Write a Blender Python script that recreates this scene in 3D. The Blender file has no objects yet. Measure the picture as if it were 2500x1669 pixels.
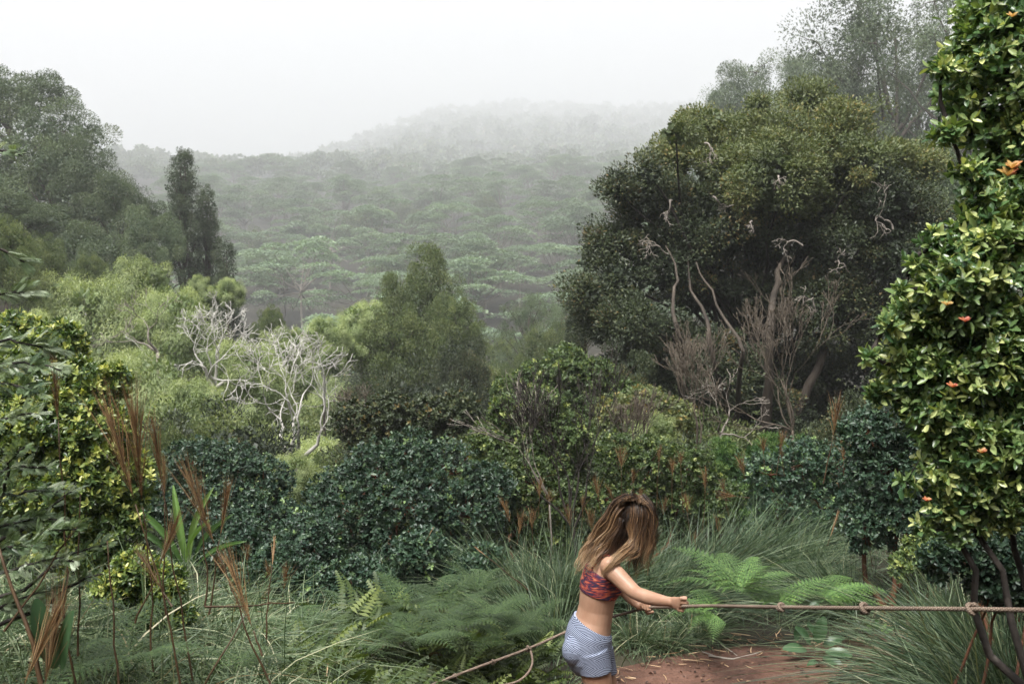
import bpy, math, random
import numpy as np
from mathutils import Vector, Matrix

# ------------------------------------------------------------------ camera, sky, sun, exposure
C = bpy.context.scene.collection
scene = bpy.context.scene
W_, H_, FPX = 2500.0, 1669.0, 2500.0 * 35 / 36
PITCH = math.atan((834.5 - 700) / FPX)
CAMZ = 2.7
cam = bpy.data.cameras.new("camera"); camo = bpy.data.objects.new("camera", cam); C.objects.link(camo)
cam.lens = 35; cam.sensor_width = 36; cam.clip_end = 9000; cam.clip_start = 0.05
camo.location = (0, 0, CAMZ); camo.rotation_euler = (math.radians(90) - PITCH, 0, 0)
cam.dof.use_dof = True; cam.dof.focus_distance = 5.3; cam.dof.aperture_fstop = 6.0
scene.camera = camo

world = bpy.data.worlds.new("World"); scene.world = world; world.use_nodes = True
nt = world.node_tree; nt.nodes.clear()
sky = nt.nodes.new("ShaderNodeTexSky"); sky.sky_type = 'NISHITA'; sky.sun_disc = False
SUN_EL, SUN_AZ = math.radians(62), math.radians(-150)     # azimuth from +Y (clockwise)
sky.sun_elevation = SUN_EL; sky.sun_rotation = SUN_AZ
sky.dust_density = 4.0; sky.ozone_density = 1.0; sky.air_density = 1.0
hs = nt.nodes.new("ShaderNodeHueSaturation"); hs.inputs["Saturation"].default_value = 0.22
bgn = nt.nodes.new("ShaderNodeBackground"); bgn.inputs["Strength"].default_value = 0.060
wo = nt.nodes.new("ShaderNodeOutputWorld")
nt.links.new(sky.outputs[0], hs.inputs["Color"]); nt.links.new(hs.outputs[0], bgn.inputs["Color"]); nt.links.new(bgn.outputs[0], wo.inputs[0])

sl = bpy.data.lights.new("sun", 'SUN'); sl.energy = 2.3; sl.angle = math.radians(22); sl.color = (1.0, 0.985, 0.95)
slo = bpy.data.objects.new("sun", sl); C.objects.link(slo)
sd = Vector((math.sin(SUN_AZ) * math.cos(SUN_EL), math.cos(SUN_AZ) * math.cos(SUN_EL), math.sin(SUN_EL)))
slo.rotation_euler = sd.to_track_quat('Z', 'Y').to_euler()

scene.view_settings.view_transform = 'Standard'; scene.view_settings.look = 'None'
scene.view_settings.exposure = 1.78; scene.view_settings.gamma = 1.0
scene.render.engine = 'CYCLES'
cy = scene.cycles
cy.max_bounces = 5; cy.diffuse_bounces = 2; cy.glossy_bounces = 2; cy.transmission_bounces = 3
cy.volume_bounces = 3; cy.transparent_max_bounces = 4
cy.use_denoising = True
cy.use_adaptive_sampling = True; cy.adaptive_threshold = 0.02
cy.caustics_reflective = False; cy.caustics_refractive = False

def at(px, py, Y):
    """Photo pixel (2500 wide) + distance north of the camera -> world point."""
    a, b = (px - 1250) / FPX, (834.5 - py) / FPX
    sp, cp = math.sin(PITCH), math.cos(PITCH)
    d = Vector((a, cp + b * sp, -sp + b * cp))
    return Vector((0, 0, CAMZ)) + d * (Y / d.y)

# ------------------------------------------------------------------ materials
def new_mat(name):
    m = bpy.data.materials.new(name); m.use_nodes = True
    n = m.node_tree; n.nodes.clear()
    return m, n, n.nodes.new("ShaderNodeOutputMaterial")

def ramp(n, stops):
    r = n.nodes.new("ShaderNodeValToRGB"); e = r.color_ramp.elements
    while len(e) < len(stops): e.new(0.5)
    for i, (p, c) in enumerate(stops):
        e[i].position = p; e[i].color = (*c, 1)
    return r

def leaf_mat(name, stops, gain=1.2, rough=0.5, trans=0.3, spec=0.35, objvar=0.25, tint=(1.15, 1.2, 0.5)):
    """Leaf colour: a ramp over each leaf's own age value, a little variety from plant to plant."""
    m, n, out = new_mat(name); L = n.links.new
    at_ = n.nodes.new("ShaderNodeAttribute"); at_.attribute_name = "v"
    r = ramp(n, [(p, tuple(min(.8, c * gain) for c in col)) for p, col in stops]); L(at_.outputs["Fac"], r.inputs[0])
    oi = n.nodes.new("ShaderNodeObjectInfo")
    mr = n.nodes.new("ShaderNodeMapRange"); mr.inputs[3].default_value = 1 - objvar; mr.inputs[4].default_value = 1 + objvar
    L(oi.outputs["Random"], mr.inputs[0])
    h = n.nodes.new("ShaderNodeHueSaturation"); L(mr.outputs[0], h.inputs["Value"]); L(r.outputs[0], h.inputs["Color"])
    b = n.nodes.new("ShaderNodeBsdfPrincipled"); b.inputs["Roughness"].default_value = rough
    b.inputs["Specular IOR Level"].default_value = spec
    L(h.outputs[0], b.inputs["Base Color"])
    t = n.nodes.new("ShaderNodeBsdfTranslucent")
    mm = n.nodes.new("ShaderNodeMix"); mm.data_type = 'RGBA'; mm.blend_type = 'MULTIPLY'; mm.inputs[0].default_value = 1
    L(h.outputs[0], mm.inputs[6]); mm.inputs[7].default_value = (*tint, 1); L(mm.outputs[2], t.inputs[0])
    mx = n.nodes.new("ShaderNodeMixShader"); mx.inputs[0].default_value = trans
    L(b.outputs[0], mx.inputs[1]); L(t.outputs[0], mx.inputs[2]); L(mx.outputs[0], out.inputs[0])
    return m

def noise_mat(name, stops, scale=5.0, detail=8, rough=0.85, bump=0.3, bscale=None, spec=0.3, stretch=(1, 1, 1), coord="Object", dist=0.02):
    m, n, out = new_mat(name); L = n.links.new
    tc = n.nodes.new("ShaderNodeTexCoord"); mp = n.nodes.new("ShaderNodeMapping"); mp.inputs["Scale"].default_value = stretch
    L(tc.outputs[coord], mp.inputs[0])
    no = n.nodes.new("ShaderNodeTexNoise"); no.inputs["Scale"].default_value = scale; no.inputs["Detail"].default_value = detail
    no.inputs["Roughness"].default_value = 0.65
    L(mp.outputs[0], no.inputs["Vector"])
    r = ramp(n, stops); L(no.outputs["Fac"], r.inputs[0])
    b = n.nodes.new("ShaderNodeBsdfPrincipled"); b.inputs["Roughness"].default_value = rough; b.inputs["Specular IOR Level"].default_value = spec
    L(r.outputs[0], b.inputs["Base Color"])
    if bump:
        n2 = n.nodes.new("ShaderNodeTexNoise"); n2.inputs["Scale"].default_value = bscale or scale * 3; n2.inputs["Detail"].default_value = 6
        L(mp.outputs[0], n2.inputs["Vector"])
        bp = n.nodes.new("ShaderNodeBump"); bp.inputs["Strength"].default_value = bump; bp.inputs["Distance"].default_value = dist
        L(n2.outputs["Fac"], bp.inputs["Height"]); L(bp.outputs[0], b.inputs["Normal"])
    L(b.outputs[0], out.inputs[0])
    return m

M = {}
M['gum'] = leaf_mat("grey_green_leaves", [(0, (.040, .062, .034)), (.5, (.075, .105, .055)), (1, (.135, .165, .080))], trans=.2)
M['koa'] = leaf_mat("light_green_leaves", gain=1.6, stops=[(0, (.075, .105, .045)), (.5, (.160, .198, .090)), (1, (.280, .310, .160))], trans=.35, objvar=.12)
M['cone'] = leaf_mat("needle_leaves", [(0, (.035, .052, .030)), (.6, (.065, .090, .045)), (1, (.110, .130, .065))], trans=.15)
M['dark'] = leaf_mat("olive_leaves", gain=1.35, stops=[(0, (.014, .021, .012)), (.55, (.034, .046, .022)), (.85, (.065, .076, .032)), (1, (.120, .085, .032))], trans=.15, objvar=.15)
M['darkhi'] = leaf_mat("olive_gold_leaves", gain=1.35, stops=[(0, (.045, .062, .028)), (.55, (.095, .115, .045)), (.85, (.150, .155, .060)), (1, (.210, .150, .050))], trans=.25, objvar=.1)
M['centre'] = leaf_mat("mid_green_leaves", [(0, (.045, .065, .025)), (.55, (.085, .115, .042)), (1, (.165, .185, .070))], trans=.25, objvar=.1)
M['albizia'] = leaf_mat("pale_canopy_leaves", gain=1.7, stops=[(0, (.066, .100, .066)), (.5, (.112, .158, .100)), (1, (.175, .218, .138))], trans=.2, objvar=.2)
M['forest'] = leaf_mat("forest_leaves", gain=1.5, stops= [(0, (.040, .060, .035)), (.5, (.080, .105, .058)), (.85, (.110, .140, .070)), (1, (.150, .130, .090))], trans=.15)
M['shrub'] = leaf_mat("dark_shrub_leaves", gain=1.55, stops=[(0, (.010, .024, .017)), (.6, (.029, .053, .030)), (.92, (.064, .100, .046)), (1, (.14, .20, .07))], rough=.42, trans=.15, spec=.42, objvar=.15)
M['shrub2'] = leaf_mat("mid_shrub_leaves", gain=1.6, stops=[(0, (.022, .036, .014)), (.6, (.050, .076, .026)), (.9, (.110, .140, .045)), (1, (.22, .24, .08))], rough=.45, trans=.25, spec=.35, objvar=.2)
M['ohia'] = leaf_mat("yellow_green_leaves", gain=1.2, stops=[(0, (.020, .040, .016)), (.45, (.060, .100, .034)), (.8, (.200, .250, .065)), (1, (.440, .440, .140))], rough=.36, trans=.3, spec=.5, objvar=.1)
M['ohiar'] = leaf_mat("glossy_tree_leaves", gain=1.95, stops=[(0, (.016, .036, .016)), (.4, (.045, .085, .030)), (.75, (.130, .172, .062)), (1, (.330, .350, .145))], rough=.33, trans=.25, spec=.6, objvar=.05)
M['flush'] = leaf_mat("orange_red_young_leaves", [(0, (.32, .05, .045)), (.5, (.42, .16, .08)), (1, (.42, .30, .10))], rough=.45, trans=.35, tint=(1.1, .9, .6))
M['silver'] = leaf_mat("silver_green_leaves", gain=2.2, stops=[(0, (.018, .034, .018)), (.5, (.050, .074, .034)), (.8, (.120, .145, .090)), (1, (.220, .250, .190))], rough=.42, trans=.2, spec=.5)
M['fern'] = leaf_mat("fern_leaves", gain=1.45, stops= [(0, (.020, .045, .016)), (.5, (.060, .115, .032)), (1, (.160, .230, .065))], trans=.25, objvar=.3)
M['fernlow'] = leaf_mat("low_fern_leaves", gain=1.25, stops=[(0, (.018, .034, .010)), (.5, (.070, .105, .028)), (.93, (.200, .240, .070)), (1, (.100, .060, .035))], trans=.25)
M['grass'] = leaf_mat("long_grass_blades", gain=1.35, stops=[(0, (.012, .026, .014)), (.40, (.046, .074, .040)), (.75, (.130, .170, .095)), (.93, (.230, .225, .140)), (1, (.240, .150, .070))], rough=.42, trans=.18, objvar=.15)
M['grassdry'] = leaf_mat("mixed_grass_blades", gain=1.5, stops=[(0, (.018, .034, .016)), (.45, (.060, .088, .044)), (.75, (.140, .170, .095)), (.9, (.340, .310, .210)), (1, (.240, .130, .060))], rough=.42, trans=.18)
M['seed'] = leaf_mat("rust_brown_bristles", gain=1.3, stops=[(0, (.030, .015, .010)), (.4, (.105, .060, .028)), (.75, (.230, .150, .070)), (1, (.360, .265, .140))], rough=.6, trans=.3, tint=(1.2, .8, .5), objvar=.25)
M['straw'] = leaf_mat("straw_bristles", [(0, (.30, .19, .10)), (1, (.60, .44, .28))], rough=.6, trans=.3, tint=(1.1, .9, .7))
M['darkbits'] = leaf_mat("brown_leaf_bits", [(0, (.02, .012, .009)), (.6, (.07, .035, .024)), (1, (.20, .12, .07))], rough=.8, trans=0)
M['stalk'] = noise_mat("brown_stalk", [(.3, (.030, .018, .011)), (.55, (.080, .046, .022)), (.75, (.200, .140, .060))], scale=6, bump=0, rough=.5)
M['broad'] = leaf_mat("broad_leaf", [(0, (.030, .070, .030)), (1, (.070, .130, .060))], rough=.35, trans=.2, spec=.5)
M['strap'] = leaf_mat("strap_leaf", [(0, (.10, .20, .13)), (1, (.22, .34, .22))], rough=.4, trans=.3)
M['bloom'] = leaf_mat("cream_blossom", [(0, (.35, .38, .22)), (1, (.70, .68, .48))], rough=.7, trans=.3)
M['bark'] = noise_mat("brown_bark", [(.3, (.025, .021, .017)), (.6, (.075, .060, .047)), (.8, (.150, .125, .100))], scale=3, stretch=(1, 1, .25), bump=.6)
M['redbark'] = noise_mat("reddish_bark", [(.3, (.045, .020, .012)), (.6, (.150, .065, .035)), (.8, (.240, .130, .080))], scale=8, stretch=(1, 1, .3), bump=.4)
M['darkbark'] = noise_mat("dark_bark", [(.3, (.010, .009, .008)), (.6, (.035, .028, .024)), (.85, (.120, .105, .090))], scale=9, bump=.4)
M['deadwood'] = noise_mat("bleached_dead_wood", [(.3, (.24, .225, .20)), (.55, (.50, .48, .44)), (.8, (.70, .68, .63))], scale=2.5, bump=.3, rough=.8)
M['greywood'] = noise_mat("grey_dead_wood", [(.3, (.10, .085, .07)), (.55, (.24, .21, .18)), (.8, (.42, .38, .33))], scale=4, bump=.3, rough=.8)
M['brownwood'] = noise_mat("brown_dead_twigs", [(.3, (.040, .032, .025)), (.55, (.100, .080, .060)), (.8, (.210, .175, .135))], scale=4, bump=.2, rough=.8)
M['ground'] = noise_mat("soil_and_moss", [(.3, (.013, .011, .008)), (.5, (.028, .025, .015)), (.7, (.046, .040, .024))], scale=.8, detail=12, bump=.5, rough=.95)
M['dirt'] = noise_mat("red_dirt", [(.30, (.034, .018, .013)), (.46, (.082, .041, .028)), (.60, (.128, .066, .046)), (.8, (.200, .118, .088))], scale=2.2, detail=14, bump=1.0, bscale=14, rough=.95, dist=.05)

# ------------------------------------------------------------------ object helpers
def tag(o, label=None, cat=None, group=None, kind=None):
    if label: o['label'] = label
    if cat: o['category'] = cat
    if group: o['group'] = group
    if kind or cat: o['kind'] = kind or 'thing'
    return o

def empty(name, loc, rz=0.0, scale=(1, 1, 1)):
    o = bpy.data.objects.new(name, None); C.objects.link(o)
    o.empty_display_size = .2; o.location = loc; o.rotation_euler = (0, 0, rz); o.scale = scale
    return o

def link(name, me, parent=None, mat=None):
    if mat and not me.materials: me.materials.append(mat)
    o = bpy.data.objects.new(name, me); C.objects.link(o)
    if parent: o.parent = parent
    return o

def mesh_np(name, V, F, v=None, smooth=False, mat=None):
    """One mesh from numpy vertices and equal-sided faces, with a per-face value."""
    V = np.ascontiguousarray(V, dtype=np.float32); F = np.ascontiguousarray(F, dtype=np.int32)
    me = bpy.data.meshes.new(name); k = F.shape[1]
    me.vertices.add(len(V)); me.vertices.foreach_set("co", V.ravel())
    me.loops.add(F.size); me.loops.foreach_set("vertex_index", F.ravel())
    me.polygons.add(len(F)); me.polygons.foreach_set("loop_start", np.arange(0, F.size, k, dtype=np.int32))
    if smooth: me.polygons.foreach_set("use_smooth", np.ones(len(F), dtype=bool))
    if v is not None:
        a = me.attributes.new("v", 'FLOAT', 'FACE'); a.data.foreach_set("value", np.ascontiguousarray(v, dtype=np.float32))
    me.update(calc_edges=True)
    if mat: me.materials.append(mat)
    return me

def norm(a):
    return a / np.maximum(np.linalg.norm(a, axis=-1, keepdims=True), 1e-9)

# leaf templates: x across, y along, z up; unit length
T4 = (np.array([[0, 0, 0], [.22, .45, .05], [0, 1, 0], [-.22, .45, .05]], float), np.array([[0, 1, 2, 3]]))
T4N = (np.array([[0, 0, 0], [.09, .5, .02], [0, 1, -.05], [-.09, .5, .02]], float), np.array([[0, 1, 2, 3]]))
T4W = (np.array([[0, 0, 0], [.34, .5, .06], [0, 1, 0], [-.34, .5, .06]], float), np.array([[0, 1, 2, 3]]))
def _ovate(w=.27, fold=.07, curl=-.10):
    v = [[0, 0, 0], [0, .45, -.02], [0, 1, curl], [-.62 * w, .16, fold * .5], [-w, .52, fold], [-.62 * w, .84, fold * .7 + curl * .5],
         [.62 * w, .16, fold * .5], [w, .52, fold], [.62 * w, .84, fold * .7 + curl * .5]]
    return np.array(v, float), np.array([[0, 1, 4, 3], [1, 2, 5, 4], [0, 6, 7, 1], [1, 7, 8, 2]])
TOV = _ovate()
TOVW = _ovate(.33, .06, -.06)

def scatter(tpl, P, D, N, S, v):
    """Copies of a leaf template at P along D with upper side towards N, size S."""
    tv, tf = tpl; n = len(P)
    D = norm(D); X = norm(np.cross(D, N)); Z = np.cross(X, D)
    S = np.broadcast_to(np.asarray(S, float), (n,))[:, None, None]
    V = P[:, None, :] + S * (tv[None, :, 0:1] * X[:, None] + tv[None, :, 1:2] * D[:, None] + tv[None, :, 2:3] * Z[:, None])
    F = tf[None] + (np.arange(n) * len(tv))[:, None, None]
    return V.reshape(-1, 3), F.reshape(-1, tf.shape[1]), np.repeat(v, len(tf))

def merge(parts):
    V, F, v, o = [], [], [], 0
    for a, b, c in parts:
        V.append(a); F.append(b + o); v.append(c); o += len(a)
    return np.concatenate(V), np.concatenate(F), np.concatenate(v)

def blob_points(rng, blobs, n, under=.45, shell=(.72, 1.06), backcut=0.0):
    B = np.array(blobs, float); w = (B[:, 3] * B[:, 4] + B[:, 4] * B[:, 5] + B[:, 3] * B[:, 5]); w /= w.sum()
    i = rng.choice(len(B), n * 3, p=w)
    d = norm(rng.normal(size=(n * 3, 3)))
    keep = (d[:, 2] > -.15) | (rng.random(n * 3) < under)
    if backcut: keep &= (d[:, 1] < .35) | (rng.random(n * 3) > backcut)
    i, d = i[keep], d[keep]
    r = rng.uniform(shell[0], shell[1], len(i))
    P = B[i, :3] + B[i, 3:] * d * r[:, None]
    # drop points buried deep inside another blob
    deep = np.zeros(len(P), bool)
    for b in B: deep |= (((P - b[:3]) / b[3:]) ** 2).sum(1) < .36
    P, d = P[~deep], d[~deep]
    return P[:n], d[:n]

def foliage(rng, blobs, nclump, per, cr, ls, tpl=T4, flat=1.0, droop=0.0, under=.45, inner=.35, outw=.7, jitter=.9, up=.35, backcut=0.0, vtop=0.0, shell=(.72, 1.06), lsvar=.35, puff=.45):
    """Leaves in clumps on the shells of the crown's limb masses; bigger leaves inside, coloured dark for inner shade."""
    P, d = blob_points(rng, blobs, nclump, under, shell, backcut)
    n = len(P); cv = rng.normal(.5, .15, n)
    k = np.repeat(np.arange(n), per); m = len(k)
    crs = cr * rng.uniform(.6, 1.35, n)
    q = norm(rng.normal(size=(m, 3))) * (rng.random((m, 1)) ** puff); q[:, 2] *= flat
    q[:, 2] = np.abs(q[:, 2]) * np.where(rng.random(m) < .68, 1, -1)
    L = P[k] + q * crs[k][:, None]
    out = norm(q + .6 * d[k])
    D = out * outw + rng.normal(size=(m, 3)) * jitter * .5; D[:, 2] += up - droop
    N = out * 1.25 + rng.normal(size=(m, 3)) * .34; N[:, 2] += .6
    S = ls * rng.uniform(1 - lsvar, 1 + lsvar, m)
    v = np.clip(cv[k] + rng.normal(0, .17, m) + vtop * out[:, 2] * .3, 0, 1)  # vtop: lighter on the upper side of each clump
    parts = [scatter(tpl, L, D, N, S, v)]
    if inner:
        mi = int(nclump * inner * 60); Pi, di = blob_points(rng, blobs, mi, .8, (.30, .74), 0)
        parts.append(scatter(T4W, Pi, rng.normal(size=(len(Pi), 3)), rng.normal(size=(len(Pi), 3)), ls * 2.2, np.full(len(Pi), .1)))  # inner leaves take a fixed dark value: crown shade put into the colour
        if tpl[0].shape[0] != 4:
            vv, ff, cc = parts[1]
    return merge(parts), P

# ------------------------------------------------------------------ branches
def tube_np(paths, sides=6):
    """paths: list of [(x,y,z,r), ...] -> tapered tubes."""
    V, F, o = [], [], 0
    ang = np.linspace(0, 2 * np.pi, sides, endpoint=False); ca, sa = np.cos(ang), np.sin(ang)
    for p in paths:
        p = np.asarray(p, float); n = len(p)
        if n < 2: continue
        t = np.gradient(p[:, :3], axis=0); t = norm(t)
        ref = np.array([0.31, .17, 1.0]) if abs(t[0, 2]) < .9 else np.array([1.0, .2, .1])
        for i in range(n):
            u = np.cross(t[i], ref); u /= max(np.linalg.norm(u), 1e-6); w = np.cross(t[i], u); ref = np.cross(u, t[i]) if False else ref
            V.append(p[i, :3] + p[i, 3] * (ca[:, None] * u + sa[:, None] * w))
        for i in range(n - 1):
            a = o + i * sides + np.arange(sides); b = o + i * sides + (np.arange(sides) + 1) % sides
            F.append(np.stack([a, b, b + sides, a + sides], 1))
        V.append(p[-1:, :3] + t[-1:] * p[-1, 3] * .6)
        tip = o + n * sides; a = o + (n - 1) * sides + np.arange(sides); b = o + (n - 1) * sides + (np.arange(sides) + 1) % sides
        F.append(np.stack([a, b, np.full(sides, tip), np.full(sides, tip)], 1))
        o += n * sides + 1
    V = np.concatenate(V); F = np.concatenate(F)
    return V, F

def tube_mesh(name, paths, sides=6, mat=None):
    V, F = tube_np(paths, sides)
    quads = F[F[:, 2] != F[:, 3]]; tris = F[F[:, 2] == F[:, 3]][:, :3]
    me = bpy.data.meshes.new(name)
    nl = quads.size + tris.size
    me.vertices.add(len(V)); me.vertices.foreach_set("co", V.astype(np.float32).ravel())
    me.loops.add(nl); me.loops.foreach_set("vertex_index", np.concatenate([quads.ravel(), tris.ravel()]).astype(np.int32))
    me.polygons.add(len(quads) + len(tris))
    st = np.concatenate([np.arange(len(quads)) * 4, quads.size + np.arange(len(tris)) * 3]).astype(np.int32)
    me.polygons.foreach_set("loop_start", st); me.polygons.foreach_set("use_smooth", np.ones(len(st), bool))
    me.update(calc_edges=True)
    if mat: me.materials.append(mat)
    return me

def limb(rng, a, b, r0, r1, n=7, wob=.08, sag=0.0):
    a, b = np.array(a, float), np.array(b, float); L = np.linalg.norm(b - a)
    off = np.cumsum(rng.normal(size=(n, 3)), 0) * wob * L / n ** .5; t = np.linspace(0, 1, n)[:, None]
    off -= t * off[-1]; off *= np.sin(np.pi * t) ** .5 if n > 2 else 0
    p = a + (b - a) * t + off; p[:, 2] += sag * L * np.sin(np.pi * t[:, 0])
    r = r0 + (r1 - r0) * t ** .8
    return np.concatenate([p, r], 1)

def grow(rng, p, d, L, r, depth, paths, spread=.55, wig=.22, up=.08, kids=(2, 4), shrink=(.62, .85), seg=6, rs=.62, rmin=.004, taper=.55):
    """A recursively forking bare branch."""
    pts = [(*p, r)]; p = np.array(p, float); d = np.array(d, float) / np.linalg.norm(d)
    cand = []
    for i in range(seg):
        d = d + rng.normal(size=3) * wig; d[2] += up; d /= np.linalg.norm(d)
        p = p + d * L / seg; rr = r * (1 - (1 - taper) * (i + 1) / seg)
        pts.append((*p, max(rr, rmin))); cand.append((p.copy(), d.copy(), rr))
    paths.append(pts)
    if depth <= 0: return
    nk = rng.integers(kids[0], kids[1] + 1)
    for j in range(nk):
        ci = len(cand) - 1 if j < 2 else rng.integers(len(cand) // 3, len(cand))
        q, dd, rr = cand[ci]
        nd = dd + norm(rng.normal(size=3)) * spread * rng.uniform(.8, 1.4)
        grow(rng, q, nd, L * rng.uniform(*shrink), max(rr * rng.uniform(rs * .85, rs * 1.25), rmin), depth - 1, paths, spread, wig, up, kids, shrink, max(3, seg - 1), rs, rmin, taper)

# ------------------------------------------------------------------ terrain
_PY = np.array([-80, -45, -20, -3, 0, 3, 4.6, 5.4, 7.6, 9, 11, 15, 20, 30, 45, 70, 100, 130, 170, 230, 430, 800, 1900, 3500, 4300, 5900], float)
_PZ = np.array([30, 21, 10, 1.6, 1.1, .75, .25, .0, .0, .05, -.5, -1.8, -3.4, -6.6, -10.5, -17, -21, -21, -16, -7, 20, 77, 257, 600, 640, 640], float)  # rise behind the viewpoint is unseen, added to block skylight from there
def _sm(a, b, x):
    t = np.clip((x - a) / (b - a), 0, 1); return t * t * (3 - 2 * t)
def terrain(x, y, rough=True):
    x = np.asarray(x, float); y = np.asarray(y, float)
    z = np.interp(y, _PY, _PZ)
    # left bank near the camera, low shoulder on the right
    near = 1 - _sm(7, 12, y)
    bank = 1 - _sm(5.6, 7.6, y)
    z = z + (bank * _sm(-.1, -2.2, x) * .55 + near * _sm(.35, -.5, x) * .14) * _sm(2.5, 5, y)
    z = z + (1 - _sm(4, 7.5, y)) * _sm(0, -1.2, x) * .28
    z = z + near * _sm(2.1, 3.6, x) * .35 * _sm(2.5, 5, y)
    # unseen rise added beside and behind the viewpoint to cut off low skylight
    z = z + _sm(.72, 1.5, np.abs(x) / (np.maximum(y, -3) + 7)) * 9 * (1 - _sm(25, 60, y))
    # slope of the valley sides: higher left and right flanks at middle distance
    mid = _sm(14, 45, y) * (1 - _sm(80, 125, y))
    z = z + mid * (_sm(-3, -45, x) * 26 + _sm(6, 40, x) * 17)
    z = z + _sm(25, 90, x) * 36 * _sm(55, 110, y) * (1 - _sm(260, 420, y))
    # far hill: summit ahead, shoulders falling away to the left
    far = _sm(1000, 3200, y)
    z = z - np.maximum(z + 20, 0) * .21 * _sm(700, 1700, y) * _sm(.05, .27, -x / np.maximum(y, 1))
    z = z - far * np.maximum(z + 20, 0) * (.05 * _sm(60, -1050, x) + .12 * _sm(-200, -560, x) * _sm(1700, 3000, y))
    z = z - far * np.maximum(z + 20, 0) * .10 * _sm(600, 1600, x)
    if rough:
        z = z + _sm(60, 300, y) * (6 * np.sin(x / 61 + y / 97) * np.sin(y / 83 - x / 150) + 9 * _sm(300, 1200, y) * np.sin(x / 170 + 1.3) * np.sin(y / 260))
        z = z + .05 * np.sin(x * 1.7 + y * .6) * np.sin(y * 1.3 - x * .4) * _sm(2, 5, y)
    return z
def tz(x, y): return float(terrain(x, y))

def grid_mesh(name, X, Y, Z, mat):
    r, c = X.shape; V = np.stack([X, Y, Z], -1).reshape(-1, 3)
    i = np.arange(r * c).reshape(r, c)
    F = np.stack([i[:-1, :-1], i[:-1, 1:], i[1:, 1:], i[1:, :-1]], -1).reshape(-1, 4)
    return mesh_np(name, V, F, smooth=True, mat=mat)
ys = np.concatenate([np.linspace(-80, -6.5, 30), np.linspace(-6, 16, 150), np.geomspace(16.3, 4500, 200)])
us = np.linspace(-1, 1, 201)
Yg = np.repeat(ys[:, None], 201, 1); Xg = us[None, :] * (9 + np.abs(Yg) * 1.0)
g = link("ground", grid_mesh("ground", Xg, Yg, terrain(Xg, Yg), M['ground'])); tag(g, kind='structure')

# the worn red path
rng = np.random.default_rng(5)
pc = [(-.6, 3.9), (.4, 4.9), (1.1, 5.9), (1.6, 6.5), (2.15, 6.55), (2.9, 6.0), (4.2, 5.2)]
pc = np.array(pc); tt = np.linspace(0, len(pc) - 1, 110)
cx = np.interp(tt, range(len(pc)), pc[:, 0]); cyy = np.interp(tt, range(len(pc)), pc[:, 1])
for _ in range(12): cx[1:-1] = (cx[:-2] + cx[1:-1] * 2 + cx[2:]) / 4; cyy[1:-1] = (cyy[:-2] + cyy[1:-1] * 2 + cyy[2:]) / 4
tx, ty = np.gradient(cx), np.gradient(cyy); ln = np.hypot(tx, ty); nx, ny = -ty / ln, tx / ln
wv = np.linspace(-1, 1, 40)
half = .84 + .10 * np.sin(tt * 3.1) + .06 * np.sin(tt * 7.7)
PX = cx[:, None] + nx[:, None] * wv * half[:, None]; PYY = cyy[:, None] + ny[:, None] * wv * half[:, None]
PZ = terrain(PX, PYY) + .004 + .03 * (1 - np.abs(wv)[None] ** 4) + .012 * np.sin(PX * 9 + 2 * np.sin(PYY * 5)) * np.sin(PYY * 11) * (1 - wv[None] ** 2)
pth = link("path", grid_mesh("path", PX, PYY, PZ, M['dirt'])); tag(pth, kind='structure')

# ------------------------------------------------------------------ tree kinds (local origin at the base, height 1)
def mk_kind(seed, blobs, mat, nclump, per, cr, ls, trunk_r=.022, limbs=14, bark='bark', **kw):
    rng = np.random.default_rng(seed)
    (V, F, v), P = foliage(rng, blobs, nclump, per, cr, ls, **kw)
    crown = mesh_np("crown", V, F, v, mat=M[mat])
    paths = []
    top = max(b[2] for b in blobs); ax = np.mean([b[:2] for b in blobs], 0)
    paths.append(limb(rng, (0, 0, -.12), (ax[0], ax[1], top * .92), trunk_r, trunk_r * .3, 10, .05))
    for b in blobs:
        z0 = max(.06, b[2] - .22 - .1 * rng.random())
        f = min(1, (z0 + .12) / (top * .92 + .12)); a = (ax[0] * f, ax[1] * f, z0)
        paths.append(limb(rng, a, b[:3], trunk_r * .55, trunk_r * .15, 6, .09))
    sel = rng.choice(len(P), min(limbs, len(P)), replace=False)
    for i in sel:
        j = np.argmin([np.linalg.norm(P[i] - np.array(b[:3])) for b in blobs])
        paths.append(limb(rng, blobs[j][:3], P[i], trunk_r * .18, trunk_r * .05, 5, .1))
    trunk = tube_mesh("trunk", paths, 6, M[bark])
    return crown, trunk

def rand_blobs(seed, n, z0, z1, wfun, br, sq=.85):
    r = np.random.default_rng(seed); out = []
    for i in range(n):
        z = z0 + (z1 - z0) * ((i + .5) / n) ** .85; w = wfun((z - z0) / (z1 - z0)); a = i * 2.4 + r.uniform(-.5, .5)
        rad = w * r.uniform(.45, .95); s = br * r.uniform(.75, 1.25)
        out.append((rad * math.cos(a), rad * math.sin(a), z, s, s, s * sq))
    return out

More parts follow.
